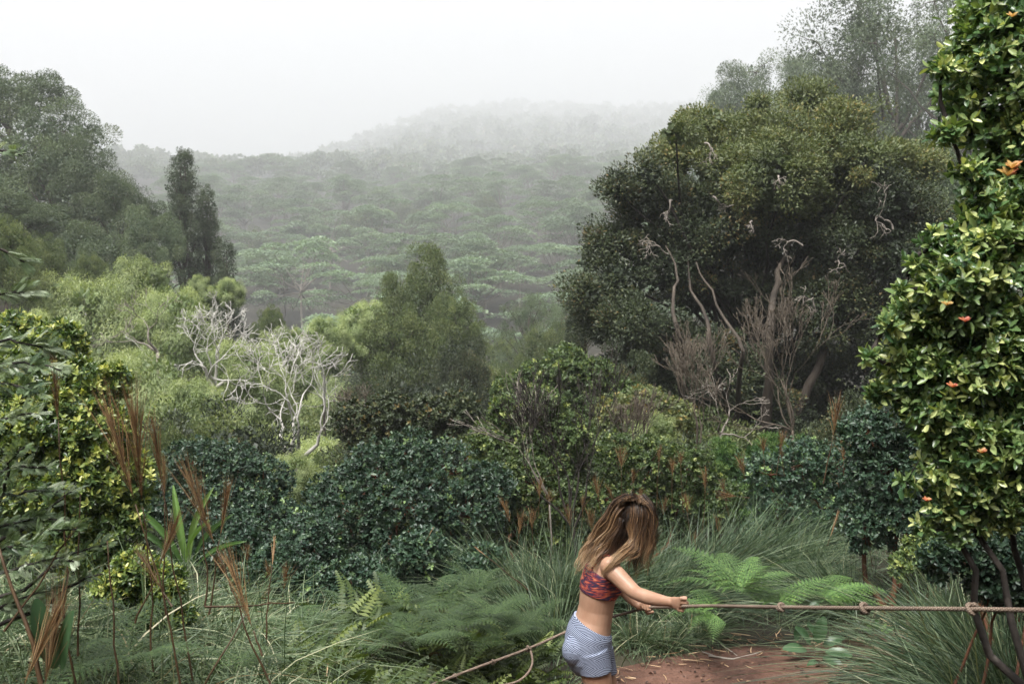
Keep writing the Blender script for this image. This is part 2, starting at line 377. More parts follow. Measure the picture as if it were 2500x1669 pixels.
KIND = {}
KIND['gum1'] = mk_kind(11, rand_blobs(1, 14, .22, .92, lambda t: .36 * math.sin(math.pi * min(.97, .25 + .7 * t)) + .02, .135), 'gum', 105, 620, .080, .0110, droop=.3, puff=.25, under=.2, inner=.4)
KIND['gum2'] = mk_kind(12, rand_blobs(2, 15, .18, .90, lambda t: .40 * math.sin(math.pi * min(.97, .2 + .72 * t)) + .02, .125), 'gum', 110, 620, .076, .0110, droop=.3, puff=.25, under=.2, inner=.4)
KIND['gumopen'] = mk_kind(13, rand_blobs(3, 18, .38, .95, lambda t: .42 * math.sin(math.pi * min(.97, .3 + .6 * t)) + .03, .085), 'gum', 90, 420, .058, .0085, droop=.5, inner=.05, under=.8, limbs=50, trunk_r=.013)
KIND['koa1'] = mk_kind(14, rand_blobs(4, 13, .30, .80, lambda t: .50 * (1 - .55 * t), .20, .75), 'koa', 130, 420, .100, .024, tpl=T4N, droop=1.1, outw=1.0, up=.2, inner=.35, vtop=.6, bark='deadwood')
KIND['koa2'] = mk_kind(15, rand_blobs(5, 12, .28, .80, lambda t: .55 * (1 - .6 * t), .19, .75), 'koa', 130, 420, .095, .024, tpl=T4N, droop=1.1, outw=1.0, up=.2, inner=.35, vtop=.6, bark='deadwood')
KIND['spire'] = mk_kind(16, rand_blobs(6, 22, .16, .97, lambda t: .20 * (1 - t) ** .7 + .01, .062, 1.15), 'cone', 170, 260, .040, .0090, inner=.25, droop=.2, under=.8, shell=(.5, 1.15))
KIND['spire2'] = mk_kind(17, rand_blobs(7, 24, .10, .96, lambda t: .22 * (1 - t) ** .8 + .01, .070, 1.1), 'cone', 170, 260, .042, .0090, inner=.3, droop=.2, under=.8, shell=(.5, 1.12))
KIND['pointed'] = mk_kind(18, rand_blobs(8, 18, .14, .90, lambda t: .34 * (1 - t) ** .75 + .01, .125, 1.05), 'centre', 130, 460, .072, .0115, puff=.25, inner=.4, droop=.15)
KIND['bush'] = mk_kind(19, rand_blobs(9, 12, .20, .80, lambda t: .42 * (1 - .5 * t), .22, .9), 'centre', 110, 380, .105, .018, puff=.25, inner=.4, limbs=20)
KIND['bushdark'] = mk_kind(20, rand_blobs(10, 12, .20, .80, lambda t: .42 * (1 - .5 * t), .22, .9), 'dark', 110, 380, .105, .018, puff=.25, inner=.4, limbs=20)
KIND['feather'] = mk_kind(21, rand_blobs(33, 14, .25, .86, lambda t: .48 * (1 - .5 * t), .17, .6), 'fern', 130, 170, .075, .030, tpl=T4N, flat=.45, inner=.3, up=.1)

def albizia(seed, n=15, per=1100, rr=.36):
    """Wide tree whose crown is stacked flat layers."""
    rng = np.random.default_rng(seed); parts = []; C0 = []
    for i in range(n):
        a = rng.uniform(0, 2 * np.pi); rad = rr * rng.random() ** .55; z = .93 - .42 * (rad / rr) ** 1.6 + rng.normal(0, .035)
        if i >= n * .75: z -= .22
        c = np.array([rad * 1.5 * math.cos(a), rad * 1.5 * math.sin(a), z]); s = rng.uniform(.20, .34)
        q = rng.normal(size=(per, 2)) * .5; rq = np.hypot(q[:, 0], q[:, 1]); q = q[rq < 1.05]; rq = rq[rq < 1.05]
        # ragged edge: drop petals by angle
        an = np.arctan2(q[:, 1], q[:, 0]); k = rq < .78 + .3 * np.sin(an * 5 + a * 7) * np.sin(an * 3 + a); q, rq = q[k], rq[k]
        P = np.concatenate([c[:2] + q * s, (c[2] + .085 * (1 - rq ** 2) + rng.normal(0, .006, len(rq)))[:, None]], 1)
        D = np.concatenate([q + rng.normal(size=q.shape) * .5, rng.normal(0, .15, (len(q), 1))], 1)
        N = np.concatenate([q * .35, np.ones((len(q), 1))], 1) + rng.normal(size=(len(q), 3)) * .20
        parts.append(scatter(T4W, P, D, N, .024 * rng.uniform(.6, 1.3, len(q)), np.clip(rng.normal(.5, .16, len(q)) + rng.normal(0, .1), 0, 1))); C0.append((c, s))
    V, F, v = merge(parts); crown = mesh_np("crown", V, F, v, mat=M['albizia'])
    fork = np.array([rng.normal(0, .01), rng.normal(0, .01), .42]); paths = [limb(rng, (0, 0, -.15), fork, .017, .012, 6, .03)]
    for c, s in C0:
        paths.append(limb(rng, fork + rng.normal(size=3) * .01, c - np.array([0, 0, .01]), .008, .003, 6, .05))
    return crown, tube_mesh("trunk", paths, 5, M['greywood'])
for i in range(5): KIND['alb%d' % i] = albizia(100 + i, n=12 + i * 2)

def kind_tree(kind, name, label, cat, px, ptop, Y, wpx, group=None, rz=None, hgt=None, stretch=1.35, sink=0.0):
    """Stand a tree of a kind where the photo shows its top, as wide as the photo shows it."""
    top = at(px, ptop, Y); x = top.x; zb = tz(x, Y) - sink
    h = hgt or (top.z - zb); zb = top.z - h
    cr, tr = KIND[kind]
    key = kind + '_w'
    if key not in KIND:
        co = np.empty(len(cr.vertices) * 3, np.float32); cr.vertices.foreach_get('co', co); co = co.reshape(-1, 3)
        KIND[key] = (np.percentile(np.abs(co[:, :2]), 98) * 2, np.percentile(co[:, 2], 99.7))
    w0, h0 = KIND[key]
    w = wpx / FPX * Y; sc = w / w0
    r = rz if rz is not None else random.uniform(0, 6.28)
    e = empty(name, (x, Y, zb), r); tag(e, label, cat, group)
    hc = min(h / h0, sc * stretch)
    c = link("crown", cr, e); c.scale = (sc, sc, hc); c.location.z = h - hc * h0
    t = link("trunk", tr, e); t.scale = (sc, sc, hc); t.location.z = h - hc * h0
    gap = h - hc * h0
    if gap > .15 * hc:          # the stem goes on down to the ground
        kk = sc * .022
        t2 = link("lower_trunk", tube_mesh("lower_trunk", [[(0, 0, -.3, kk * 1.4), (kk, 0, gap * .5, kk * 1.2), (0, 0, gap, kk)]], 8, M['bark']), e)
    return e
random.seed(7)

# ------------------------------------------------------------------ the valley forest
G_ALB = "flat-topped trees of the hazy valley forest"
rng = np.random.default_rng(77)
spots = []
y = 122.0
while y < 820:
    step = 20 + y * .022
    for x in np.arange(-.36 * y, .24 * y, step):
        xx = x + rng.uniform(-.42, .42) * step; yy = y + rng.uniform(-.5, .5) * step
        px = 1250 + xx / yy * FPX
        if (590 if yy < 200 else 400) < px < 1720: spots.append((xx, yy))
    y += step * .86
spots = sorted(spots, key=lambda s: s[1])
n_ind = 270
for i, (x, yy) in enumerate(spots[:n_ind]):
    h = rng.uniform(15, 24) * (1 + .25 * (yy > 300)); w = rng.uniform(24, 35)
    if rng.random() < .16:
        k = ['bush', 'bush', 'gum1'][int(rng.integers(3))]; nm, lb, ct, gp = "forest_tree", "rounder darker tree standing out of the hazy valley canopy", "tree", "rounder trees of the hazy valley forest"
        w *= .42; h = rng.uniform(12, 19)
    else:
        k = 'alb%d' % rng.integers(5); nm, lb, ct, gp = "canopy_tree", "flat-topped pale green tree with layered crown in the hazy valley forest", "tree", G_ALB
    cr, tr = KIND[k]
    e = empty(nm, (x, yy, tz(x, yy) - .5), rng.uniform(0, 6.28), (w / 1.45, w / 1.45, h)) if k.startswith('alb') else empty(nm, (x, yy, tz(x, yy) - .5), rng.uniform(0, 6.28), (w / .9, w / .9, h))
    tag(e, lb, ct, gp); link("crown", cr, e); link("trunk", tr, e)

def low_crown(rng, flat, dens=1):
    if flat:
        c = []
        for j in range(9):
            a = rng.uniform(0, 6.28); r = .55 * rng.random() ** .5; c.append((r * math.cos(a), r * math.sin(a), .9 - .35 * r + rng.normal(0, .04), .26, .26, .05))
    else:
        c = [(rng.normal(0, .16), rng.normal(0, .16), z, .26, .26, .2) for z in (.35, .5, .62, .75, .85)]
    B = np.array(c); n = int((46 if not flat else 30) * dens); k = np.repeat(np.arange(len(B)), n)
    d = norm(rng.normal(size=(len(k), 3))); d[:, 2] = np.abs(d[:, 2])
    P = B[k, :3] + B[k, 3:] * d * rng.uniform(.7, 1.1, (len(k), 1))
    N = (d + rng.normal(size=d.shape) * .35) if not flat else (rng.normal(size=d.shape) * .3 + [0, 0, 1])
    return P, rng.normal(size=d.shape), N, np.clip(rng.normal(.45, .2, len(k)), 0, 1)
rng = np.random.default_rng(78)
protos = [low_crown(rng, i < 5) for i in range(10)]; fine = [low_crown(rng, i < 7, 2.6) for i in range(10)]
parts = []
rest = list(spots[n_ind:])
y = 830.0
while y < 4150:
    step = 20 + y * .013
    for x in np.arange(-.42 * y, .26 * y, step):
        rest.append((x + rng.uniform(-.45, .45) * step, y + rng.uniform(-.5, .5) * step))
    y += step * .95
for x, yy in rest:
    near_ = yy < 1150
    P, D, N, v = (fine if near_ else protos)[int(rng.integers(10) if yy < 1200 else rng.integers(3, 10))]
    w = rng.uniform(13, 22); h = rng.uniform(14, 25); a = rng.uniform(0, 6.28); ca, sa = math.cos(a), math.sin(a)
    w *= 1 + yy / 4000; h *= 1 + yy / 5000
    if yy > 1700: h *= rng.uniform(.9, 1.5)
    Q = np.stack([(P[:, 0] * ca - P[:, 1] * sa) * w + x, (P[:, 0] * sa + P[:, 1] * ca) * w + yy, P[:, 2] * h + tz(x, yy)], 1)
    parts.append(scatter(T4W, Q, D, N, (rng.uniform(1.9, 3.0) if near_ else rng.uniform(3.6, 5.4) * 1.35), np.clip(v + rng.normal(0, .12), 0, 1)))
V, F, v = merge(parts)
tag(link("forest", mesh_np("forest", V, F, v, mat=M['forest'])), "misty forest covering the far hillside below the cloud", "forest", kind='stuff')

# ------------------------------------------------------------------ left flank trees
def T(kind, label, px, ptop, Y, wpx, cat="tree", name="tree", **k): return kind_tree(kind, name, label, cat, px, ptop, Y, wpx, **k)
T('gum2', "tall pale misty tree cut off at the left edge, highest on that side", 15, 160, 78, 400, rz=.3)
T('gum1', "big rounded grey-green tree on the left skyline, right of the tallest one", 125, 243, 70, 300, rz=1.2)
T('gum1', "rounded grey-green tree stepping down behind the left slope's skyline", 210, 335, 66, 250, rz=3.9)
T('gum2', "bushy grey-green tree lowest in the left skyline row, beside the spire-shaped tree", 290, 425, 62, 210, rz=2.0)
T('gum1', "dark rounded tree in the left slope under the misty skyline trees", 40, 470, 56, 330, rz=5.0)
T('gum2', "dark bushy tree just left of the spire-shaped tree's trunk", 365, 505, 58, 190, rz=.9)
T('gum1', "dark tree between the light green canopy and the left slope trees", 230, 545, 52, 250, rz=4.2)
T('spire', "tall thin spire-shaped tree with a bare lower trunk rising above the left slope", 445, 368, 60, 120, name="spire_tree", rz=.4, hgt=21)
T('spire2', "dark ragged tree leaning against the right side of the spire-shaped tree", 505, 455, 62, 95, name="spire_tree", rz=2.4)
T('spire2', "short dark cone-shaped tree at the foot of the spire-shaped tree, facing the valley", 550, 585, 58, 110, name="spire_tree", rz=1.1)
T('bush', "small brown-green shrubby tree with a pale stem at the left edge under the dark trees", 95, 572, 40, 150, rz=1.0)
T('bush', "small rounded bush with cream tips in front of the dark left trees", 215, 615, 42, 85, cat="bush", name="bush", rz=2.2)
T('bush', "dull green tree crown at the left edge behind the arching silvery sprays", 10, 525, 34, 160, rz=3.0)
# light green feathery canopy
K = "koa_tree"
T('koa1', "light green weeping tree with a broad domed crown at the left of the pale grove", 190, 672, 36, 330, name=K, rz=.2)
T('koa2', "light green weeping tree with the highest crown of the pale grove", 345, 630, 37, 250, name=K, rz=1.7)
T('koa1', "light green weeping tree behind the upper dead white tree", 430, 705, 35, 230, name=K, rz=4.0)
T('koa2', "pale green weeping crown low at the left behind the yellow-green bush", 190, 835, 26, 300, name=K, rz=2.9)
T('koa1', "light green weeping tree in the middle of the pale grove, left of the dead trees", 340, 860, 25, 300, name=K, rz=5.1)
T('koa2', "light green weeping tree with a dark underside in front of the lower dead white tree", 470, 930, 22, 260, name=K, rz=.8)
T('koa1', "pale weeping crown beside the left edge above the silvery sprays", 40, 760, 28, 230, name=K, rz=3.3)
T('koa2', "small light green weeping crown nearest the spire-shaped tree's foot", 490, 672, 40, 90, name=K, rz=2.1)
T('koa1', "small light green weeping crown next to the hazy valley edge", 555, 678, 40, 78, name=K, rz=1.4)
T('koa1', "light green tree between the two dead white trees", 600, 830, 28, 220, name=K, rz=0.1)
T('koa2', "light green tree right of the upper dead white tree", 690, 800, 31, 190, name=K, rz=4.4)
T('bush', "small round dusky tree at the valley edge behind the dead white trees", 660, 745, 48, 85, rz=.3)
T('koa2', "pale tufted tree between the dead white trees and the pointed centre tree", 790, 775, 34, 150, name=K, rz=3.6)
T('koa1', "pale tufted tree touching the left foot of the pointed centre tree", 885, 735, 36, 150, name=K, rz=2.6)
# centre
T('pointed', "tall pointed green tree in the middle of the picture in front of the hazy forest", 1045, 598, 44, 210, name="pointed_tree", rz=.6)
T('pointed', "shorter pointed green crown joined to the left of the tall centre tree", 960, 668, 43, 160, name="pointed_tree", rz=2.3)
T('bush', "green tree with cream blossom under the pointed centre tree", 965, 745, 36, 220, rz=1.9)
T('bush', "olive tree filling the right foot of the pointed centre tree", 1110, 715, 42, 140, rz=4.1)
T('bushdark', "dark dense tree below the cream blossom, above the glossy shrubs", 1010, 880, 30, 330, rz=.9)
T('bushdark', "dark tree in shade right of the lower dead white tree", 905, 905, 27, 200, rz=3.4)
T('bushdark', "dark tree at the right end of the shaded centre group", 1130, 815, 34, 150, rz=5.2)
T('bush', "rounded pale-topped tree in the dip right of the centre tree", 1215, 888, 38, 130, rz=.5)
T('bush', "hazy blue-green tree in the dip behind the rounded pale-topped tree", 1230, 815, 75, 150, rz=2.7)
T('bush', "grey-green tree halfway between the centre tree and the big dark tree", 1330, 790, 50, 150, rz=1.1)
T('gumopen', "thin pale tree with tufts of blossom in front of the valley forest", 1290, 715, 64, 170, rz=4.8)
T('gumopen', "thin grey tree with tufted crown left of the big dark tree", 1370, 735, 58, 150, rz=2.0)
T('bush', "green rounded tree below the thin tufted trees", 1400, 850, 36, 170, rz=3.8)
T('feather', "feathery green tree with layered sprays in the hollow above the person", 1370, 925, 24, 240, name="feathery_tree", rz=.4)
T('feather', "light feathery shrub behind the bare dark branches", 1280, 1050, 16, 260, cat="shrub", name="feathery_shrub", rz=1.4)
T('koa2', "small light green weeping shrub right above the person behind the seed heads", 1600, 1010, 14.5, 170, cat="shrub", name="weeping_shrub", rz=.9)
T('feather', "bright yellow-green feathery shrub behind the leaning grass at the right of the person", 1805, 1072, 11.5, 170, cat="shrub", name="feathery_shrub", rz=2.5)

# bushes that fill the slopes between the named trees
rng = np.random.default_rng(88); FIL = []
for i in range(74):
    yy = 13 * (110 / 13) ** rng.random(); px = rng.uniform(-150, 2550)
    if 560 < px < 1460 and yy > 60: yy *= .45
    FIL.append((px, yy))
FIL += [(620, 20), (700, 22), (760, 24), (560, 23), (820, 21), (900, 20), (1180, 22), (1250, 26), (1320, 20), (1450, 17), (1200, 32), (660, 34), (740, 40), (840, 44), (1240, 48), (1330, 40), (1420, 34), (500, 30), (950, 17), (1050, 16), (1500, 13), (1150, 15), (640, 70), (740, 80), (820, 70), (900, 90), (1180, 60), (1240, 75), (1300, 90), (780, 100), (700, 95), (1360, 70), (600, 55), (1160, 45)]
for px, yy in FIL:
    x = (px - 1250) / FPX * yy; q_ = math.log(yy / 13) / math.log(110 / 13)
    pt = 1085 - 275 * q_ - (110 if px < 560 else 0) - (0 if px < 1460 else 40) + rng.uniform(-25, 45)
    h = min(max(at(px, pt, yy).z - tz(x, yy), 1.2), .17 * yy + 2.2)
    light = px < 900 and yy > 18; k = ('koa1', 'koa2', 'bush')[int(rng.integers(3))] if light else ('bushdark', 'bush', 'bushdark', 'bushdark')[int(rng.integers(4))]
    sd_ = "left slope" if px < 620 else ("dip in the middle of the picture" if px < 1460 else "shaded slope under the big dark tree")
    e = empty("slope_bush", (x, yy, tz(x, yy) - .1 * h), rng.uniform(0, 6.28), (h * rng.uniform(.95, 1.2),) * 2 + (h,)); tag(e, ("light green" if k.startswith('koa') else "dull green" if k == 'bush' else "dark green") + " bush filling the " + sd_, "bush", "bushes on the " + sd_)
    link("crown", KIND[k][0], e); link("trunk", KIND[k][1], e)

# ------------------------------------------------------------------ the big dark tree on the right
def px_blob(px, py, Y, r, base, dy=0, sq=.9, deep=1.0):
    jit = ((px * 7919 + py * 104729) % 997) / 997 - .5
    p = at(px, py, Y + dy + jit * 2.6) - base; R = r / FPX * Y
    return (p.x, p.y, p.z, R, R * deep, R * sq)
def own_tree(name, label, cat, Y, pxb, spec, mats, seed, nclump, per, cr, ls, trunk_r=.12, bark='bark', parts_extra=None, **kw):
    """A tree with its own crown, its limb masses laid out in real metres."""
    b = at(pxb, 900, Y); base = Vector((b.x, Y, tz(b.x, Y)))
    rng = np.random.default_rng(seed); blobs = [px_blob(*s[:2], Y, s[2] * (.84 + .12 * (s[0] < 1720)), base, *(s[3:4] or (0,)), .85) for s in spec]
    root = empty(name, base); tag(root, label, cat)
    n = len(mats)
    allP = []
    for i, (mt, sel) in enumerate(mats):
        bl = [blobs[j] for j in sel]
        w = sum(x[3] ** 2 for x in bl) / sum(x[3] ** 2 for x in blobs)
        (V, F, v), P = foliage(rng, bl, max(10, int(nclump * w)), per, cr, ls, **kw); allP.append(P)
        link("crown", mesh_np("crown", V, F, v, mat=M[mt]), root)
    P = np.concatenate(allP); paths = []
    return root, base, blobs, P, rng
spec = [(1585, 425, 34, .3), (1650, 325, 34, .3), (1850, 262, 52, .3), (1960, 250, 56, .3), (2085, 285, 56, .4), (1505, 465, 34, .3), (1425, 720, 34, .2), (1470, 760, 55, .3), (1530, 500, 40, .8), (1600, 470, 55, 1), (1440, 640, 35, .2), (1660, 360, 50, 1), (1730, 300, 50, 1.4), (2230, 420, 80, 1.4), (2250, 560, 90, 1), (1560, 560, 75, 1), (1500, 600, 60, 0), (1620, 640, 110, .5), (1520, 690, 70, 0), (1680, 510, 80, .6), (1640, 400, 60, .6), (1700, 340, 75, 1.0), (1800, 335, 90, 1.5),
        (1780, 420, 120, .2), (1900, 360, 110, 1.2), (1890, 440, 130, -.2), (2010, 365, 110, 1.2), (2030, 450, 130, -.2), (2110, 400, 100, .8), (2170, 500, 80, .6),
        (1750, 560, 130, 0), (1900, 580, 150, -.3), (2060, 600, 140, -.3), (2190, 640, 90, .4), (1700, 700, 110, .4), (1850, 740, 130, .3), (2010, 760, 140, .1),
        (2150, 780, 120, .3), (1560, 780, 80, .3), (1640, 870, 90, .5), (1760, 900, 110, .7), (1920, 900, 120, .7), (2080, 920, 120, .7), (1480, 800, 60, .5), (1560, 920, 80, .8), (1700, 1010, 90, 1), (1860, 1010, 100, 1), (2020, 1030, 110, 1)]
lit_tops = [1, 2, 3, 4, 11, 12, 13, 20, 21, 22, 23, 24, 25, 26, 27, 28]  # upper masses get the lighter leaf colour: lit tops painted in
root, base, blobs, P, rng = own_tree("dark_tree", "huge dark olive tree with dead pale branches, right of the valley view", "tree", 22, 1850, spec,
    [('darkhi', lit_tops), ('dark', [i for i in range(len(spec)) if i not in lit_tops])], 41, 800, 420, .40, .070, inner=.7, under=.36, backcut=.5, droop=.2, flat=.8, shell=(.78, 1.10), puff=.3)
def L3(px, py, dy=0): p = at(px, py, 22 + dy) - base; return (p.x, p.y, p.z)
paths = []
stems = [((1850, 1150, 0), (1880, 800, -1.2), (1950, 560, 0), .15), ((1800, 1150, .2), (1730, 820, -1.6), (1690, 600, 0), .085), ((1700, 1060, -.6), (1650, 790, -2.2), (1625, 600, -.5), .075),
         ((1790, 1060, -.6), (1815, 860, -2.4), (1700, 640, -1.0), .07), ((1900, 1100, 0), (2050, 760, 0), (2120, 500, .5), .13)]
for a, m_, c, r in stems:
    a, m_, c = L3(*a), L3(*m_), L3(*c)
    paths.append(limb(rng, a, m_, r, r * .6, 9, .05)); paths.append(limb(rng, m_, c, r * .6, r * .2, 9, .08))
inner_ = []
for b in blobs:
    inner_.append(limb(rng, L3(1850, 900, 1.2), b[:3], .06, .02, 8, .08))
link("trunk", tube_mesh("trunk", paths, 8, M['bark']), root); link("limbs", tube_mesh("limbs", inner_, 6, M['darkbark']), root)
# dead pale branch ends that show among the leaves, each a part
for sx, sy, ex, ey, seed in [(1630, 620, 1570, 580, 1), (1720, 350, 1770, 355, 2), (1740, 480, 1785, 468, 3), (1835, 540, 1840, 530, 4), (1960, 600, 1930, 545, 5), (2180, 560, 2120, 485, 6),
                             (2040, 640, 2075, 612, 7), (1640, 490, 1580, 490, 8), (1900, 430, 1925, 418, 9), (1990, 760, 1960, 690, 10)]:
    r2 = np.random.default_rng(seed + 900); a = np.array(L3(sx, sy, -2.6)); d = np.array(L3(ex, ey, -2.9)) - a; ps = []
    L = np.linalg.norm(d) * .9
    grow(r2, a, d, L * .6, .022, 3, ps, spread=.7, wig=.36, up=-.12, kids=(2, 4), shrink=(.5, .8), seg=6, rmin=.005)
    link("dead_branch", tube_mesh("dead_branch", ps, 5, M['greywood']), root)

# misty open gum behind it and the high hazy crowns
T('gumopen', "tall misty open-crowned tree reaching the top edge behind the big dark tree", 2190, -30, 90, 560, name="misty_tree", rz=.7)
T('gumopen', "misty tree showing sky through its crown, reaching over the big dark tree's left shoulder", 1880, 135, 130, 330, name="misty_tree", rz=2.9)
T('gumopen', "misty leafy crown between the two open-crowned trees", 2050, 150, 140, 380, name="misty_tree", rz=4.5)
T('gum1', "misty leafy crown rising just behind the big dark tree's top", 1810, 155, 120, 250, name="misty_tree", rz=3.1)
T('gum2', "misty leafy crown left of the tall open misty tree, above the big dark tree", 1985, 140, 125, 270, name="misty_tree", rz=.4)
T('gum1', "misty grey crown behind the upper part of the glossy tree", 2240, 90, 100, 330, name="misty_tree", rz=5.4)
T('gumopen', "faint misty tree against the sky at the top right beside the glossy tree", 2360, -60, 80, 380, name="misty_tree", rz=1.9)
T('gum1', "shadowy grey-green tree between the big dark tree and the glossy tree", 2270, 330, 34, 330, name="shadowy_tree", rz=1.9)
T('bushdark', "small dark tree at the left foot of the big dark tree", 1430, 715, 30, 110, rz=1.9)
T('bushdark', "dark bush in front of the big dark tree's left foot", 1520, 840, 20, 200, rz=4.6, cat="bush", name="dark_bush")
T('bushdark', "deeply shaded bush between the brown twiggy shrub and the glossy tree", 2120, 930, 16, 300, rz=2.6, cat="bush", name="dark_bush")
T('bushdark', "deeply shaded bush behind the glossy tree at the right edge", 2420, 900, 12, 420, rz=3.1, cat="bush", name="dark_bush")

T('bush', "olive-green bush just above the domed glossy shrub's right shoulder", 1190, 1040, 13.5, 190, cat="bush", name="bush", rz=.6)
T('bush', "olive-green bush behind the black-stemmed shrub, left of the person's head", 1420, 1035, 13, 200, cat="bush", name="bush", rz=1.9)
T('feather', "feathery green bush under the brown twiggy shrub", 1930, 1060, 12.6, 190, cat="bush", name="feathery_bush", rz=2.9)
T('koa1', "light green bush between the two glossy shrubs at the left", 715, 1105, 13, 150, cat="bush", name="bush", rz=3.9)
T('bush', "dull green bush behind the left glossy shrub", 450, 1030, 15, 210, cat="bush", name="bush", rz=4.9)

# ------------------------------------------------------------------ bare and dead trees
def bare(name, label, cat, px, py, Y, seed, mat, L, r, depth, dirs, part="limb", **kw):
    p = at(px, py, Y); rng = np.random.default_rng(seed)
    root = empty(name, p); tag(root, label, cat)
    trunk = []
    for i, d in enumerate(dirs):
        ps = []; grow(rng, (0, 0, 0), d[:3], L * (d[3] if len(d) > 3 else 1), r, depth, ps, **kw)
        dn = p.z - tz(p.x, p.y) + .1
        if i == 0 and dn > 0: ps.insert(0, [(0, 0, -dn, r * 1.5), (.03, 0, -dn * .5, r * 1.3), (0, 0, 0, r * 1.15)])
        link(part, tube_mesh(part, ps, 6, M[mat]), root)
    return root
bare("dead_tree", "bleached dead white tree, upper of the two, with a fan of bare branches", "dead tree", 522, 950, 27, 3, 'deadwood', .95, .060, 5,
     [(-.15, -.2, 1), (-.9, 0, .75, .9), (.9, 0, .8, .9), (.2, .2, 1.1, .9)], spread=.62, wig=.24, up=.06, kids=(2, 3), shrink=(.62, .85), seg=5, rmin=.006)
bare("dead_tree", "bleached dead white tree, lower of the two, with thick twisting limbs", "dead tree", 715, 1140, 18.5, 21, 'deadwood', .95, .050, 5,
     [(.2, -.2, 1), (-.9, -.2, .8, .9), (1.0, 0, .6, 1.0), (-.3, .1, 1.1)], spread=.66, wig=.3, up=.06, kids=(2, 3), shrink=(.62, .86), seg=6, rmin=.005)
bare("dead_tree", "small forked dead branch standing left of the upper dead white tree", "dead tree", 385, 860, 27, 8, 'greywood', .7, .04, 4,
     [(0, 0, 1), (-.8, 0, .6)], spread=.55, wig=.22, up=.05, kids=(2, 3), rmin=.006)
bare("twiggy_bush", "tangle of brown bare twigs right of the lower dead white tree", "bush", 850, 1100, 18, 12, 'brownwood', .42, .016, 4,
     [(0, 0, 1), (-.6, 0, 1), (.7, 0, .9), (.3, .3, 1)], spread=.5, wig=.25, up=.08, kids=(2, 4), rmin=.004)
bare("twiggy_bush", "tall brown bare twiggy shrub in front of the big dark tree", "bush", 1935, 1050, 12, 31, 'brownwood', .58, .012, 5,
     [(-.1, 0, 1, 1.1), (-.5, 0, 1), (.25, 0, 1), (-.8, -.1, .7), (-.3, .2, 1, 1.1), (-1.0, 0, .35, 1)], spread=.36, wig=.18, up=.11, kids=(2, 3), shrink=(.6, .84), rmin=.0030, seg=5)
bare("twiggy_bush", "small bare brown twiggy shrub with upright shoots behind the person's head", "bush", 1700, 1120, 10.5, 44, 'brownwood', .42, .012, 5,
     [(-.2, 0, 1), (.3, 0, 1), (0, .1, 1)], spread=.35, wig=.12, up=.15, kids=(2, 3), rmin=.0022)
bare("leafless_shrub", "leafless black-stemmed shrub with grey twigs fanning left, just left of the person", "bush", 1400, 1290, 9, 52, 'darkbark', .46, .014, 4,
     [(-.35, 0, 1, 1.1), (-.75, 0, .9, 1.1), (.15, 0, 1, 1.15), (-.2, .2, 1), (.45, 0, 1)], spread=.34, wig=.12, up=.09, kids=(2, 4), shrink=(.62, .86), rmin=.0022, seg=5)
bare("leafless_shrub", "fan of thin grey twigs leaning left over the glossy shrub", "bush", 1340, 1210, 9.6, 57, 'greywood', .36, .007, 4,
     [(-.9, 0, .85, 1.1), (-.75, .1, 1.1), (-1.1, 0, .55)], spread=.26, wig=.12, up=.02, kids=(2, 3), shrink=(.65, .88), rmin=.0020)
bare("twiggy_bush", "grey-brown bare twiggy shrub right of the leafless black-stemmed shrub", "bush", 1540, 1180, 11, 66, 'brownwood', .36, .008, 4,
     [(-.1, 0, 1), (-.4, 0, 1), (.3, 0, 1)], spread=.3, wig=.12, up=.14, kids=(3, 4), shrink=(.6, .82), rmin=.0026)
bare("dead_branch", "pale tangled dead branch under the big dark tree, left of the twiggy shrub", "dead branch", 1760, 1060, 13.5, 71, 'greywood', .34, .015, 4,
     [(.4, 0, .9), (-.6, 0, .35), (.8, 0, .25)], spread=.6, wig=.25, up=0, kids=(2, 3), rmin=.004)

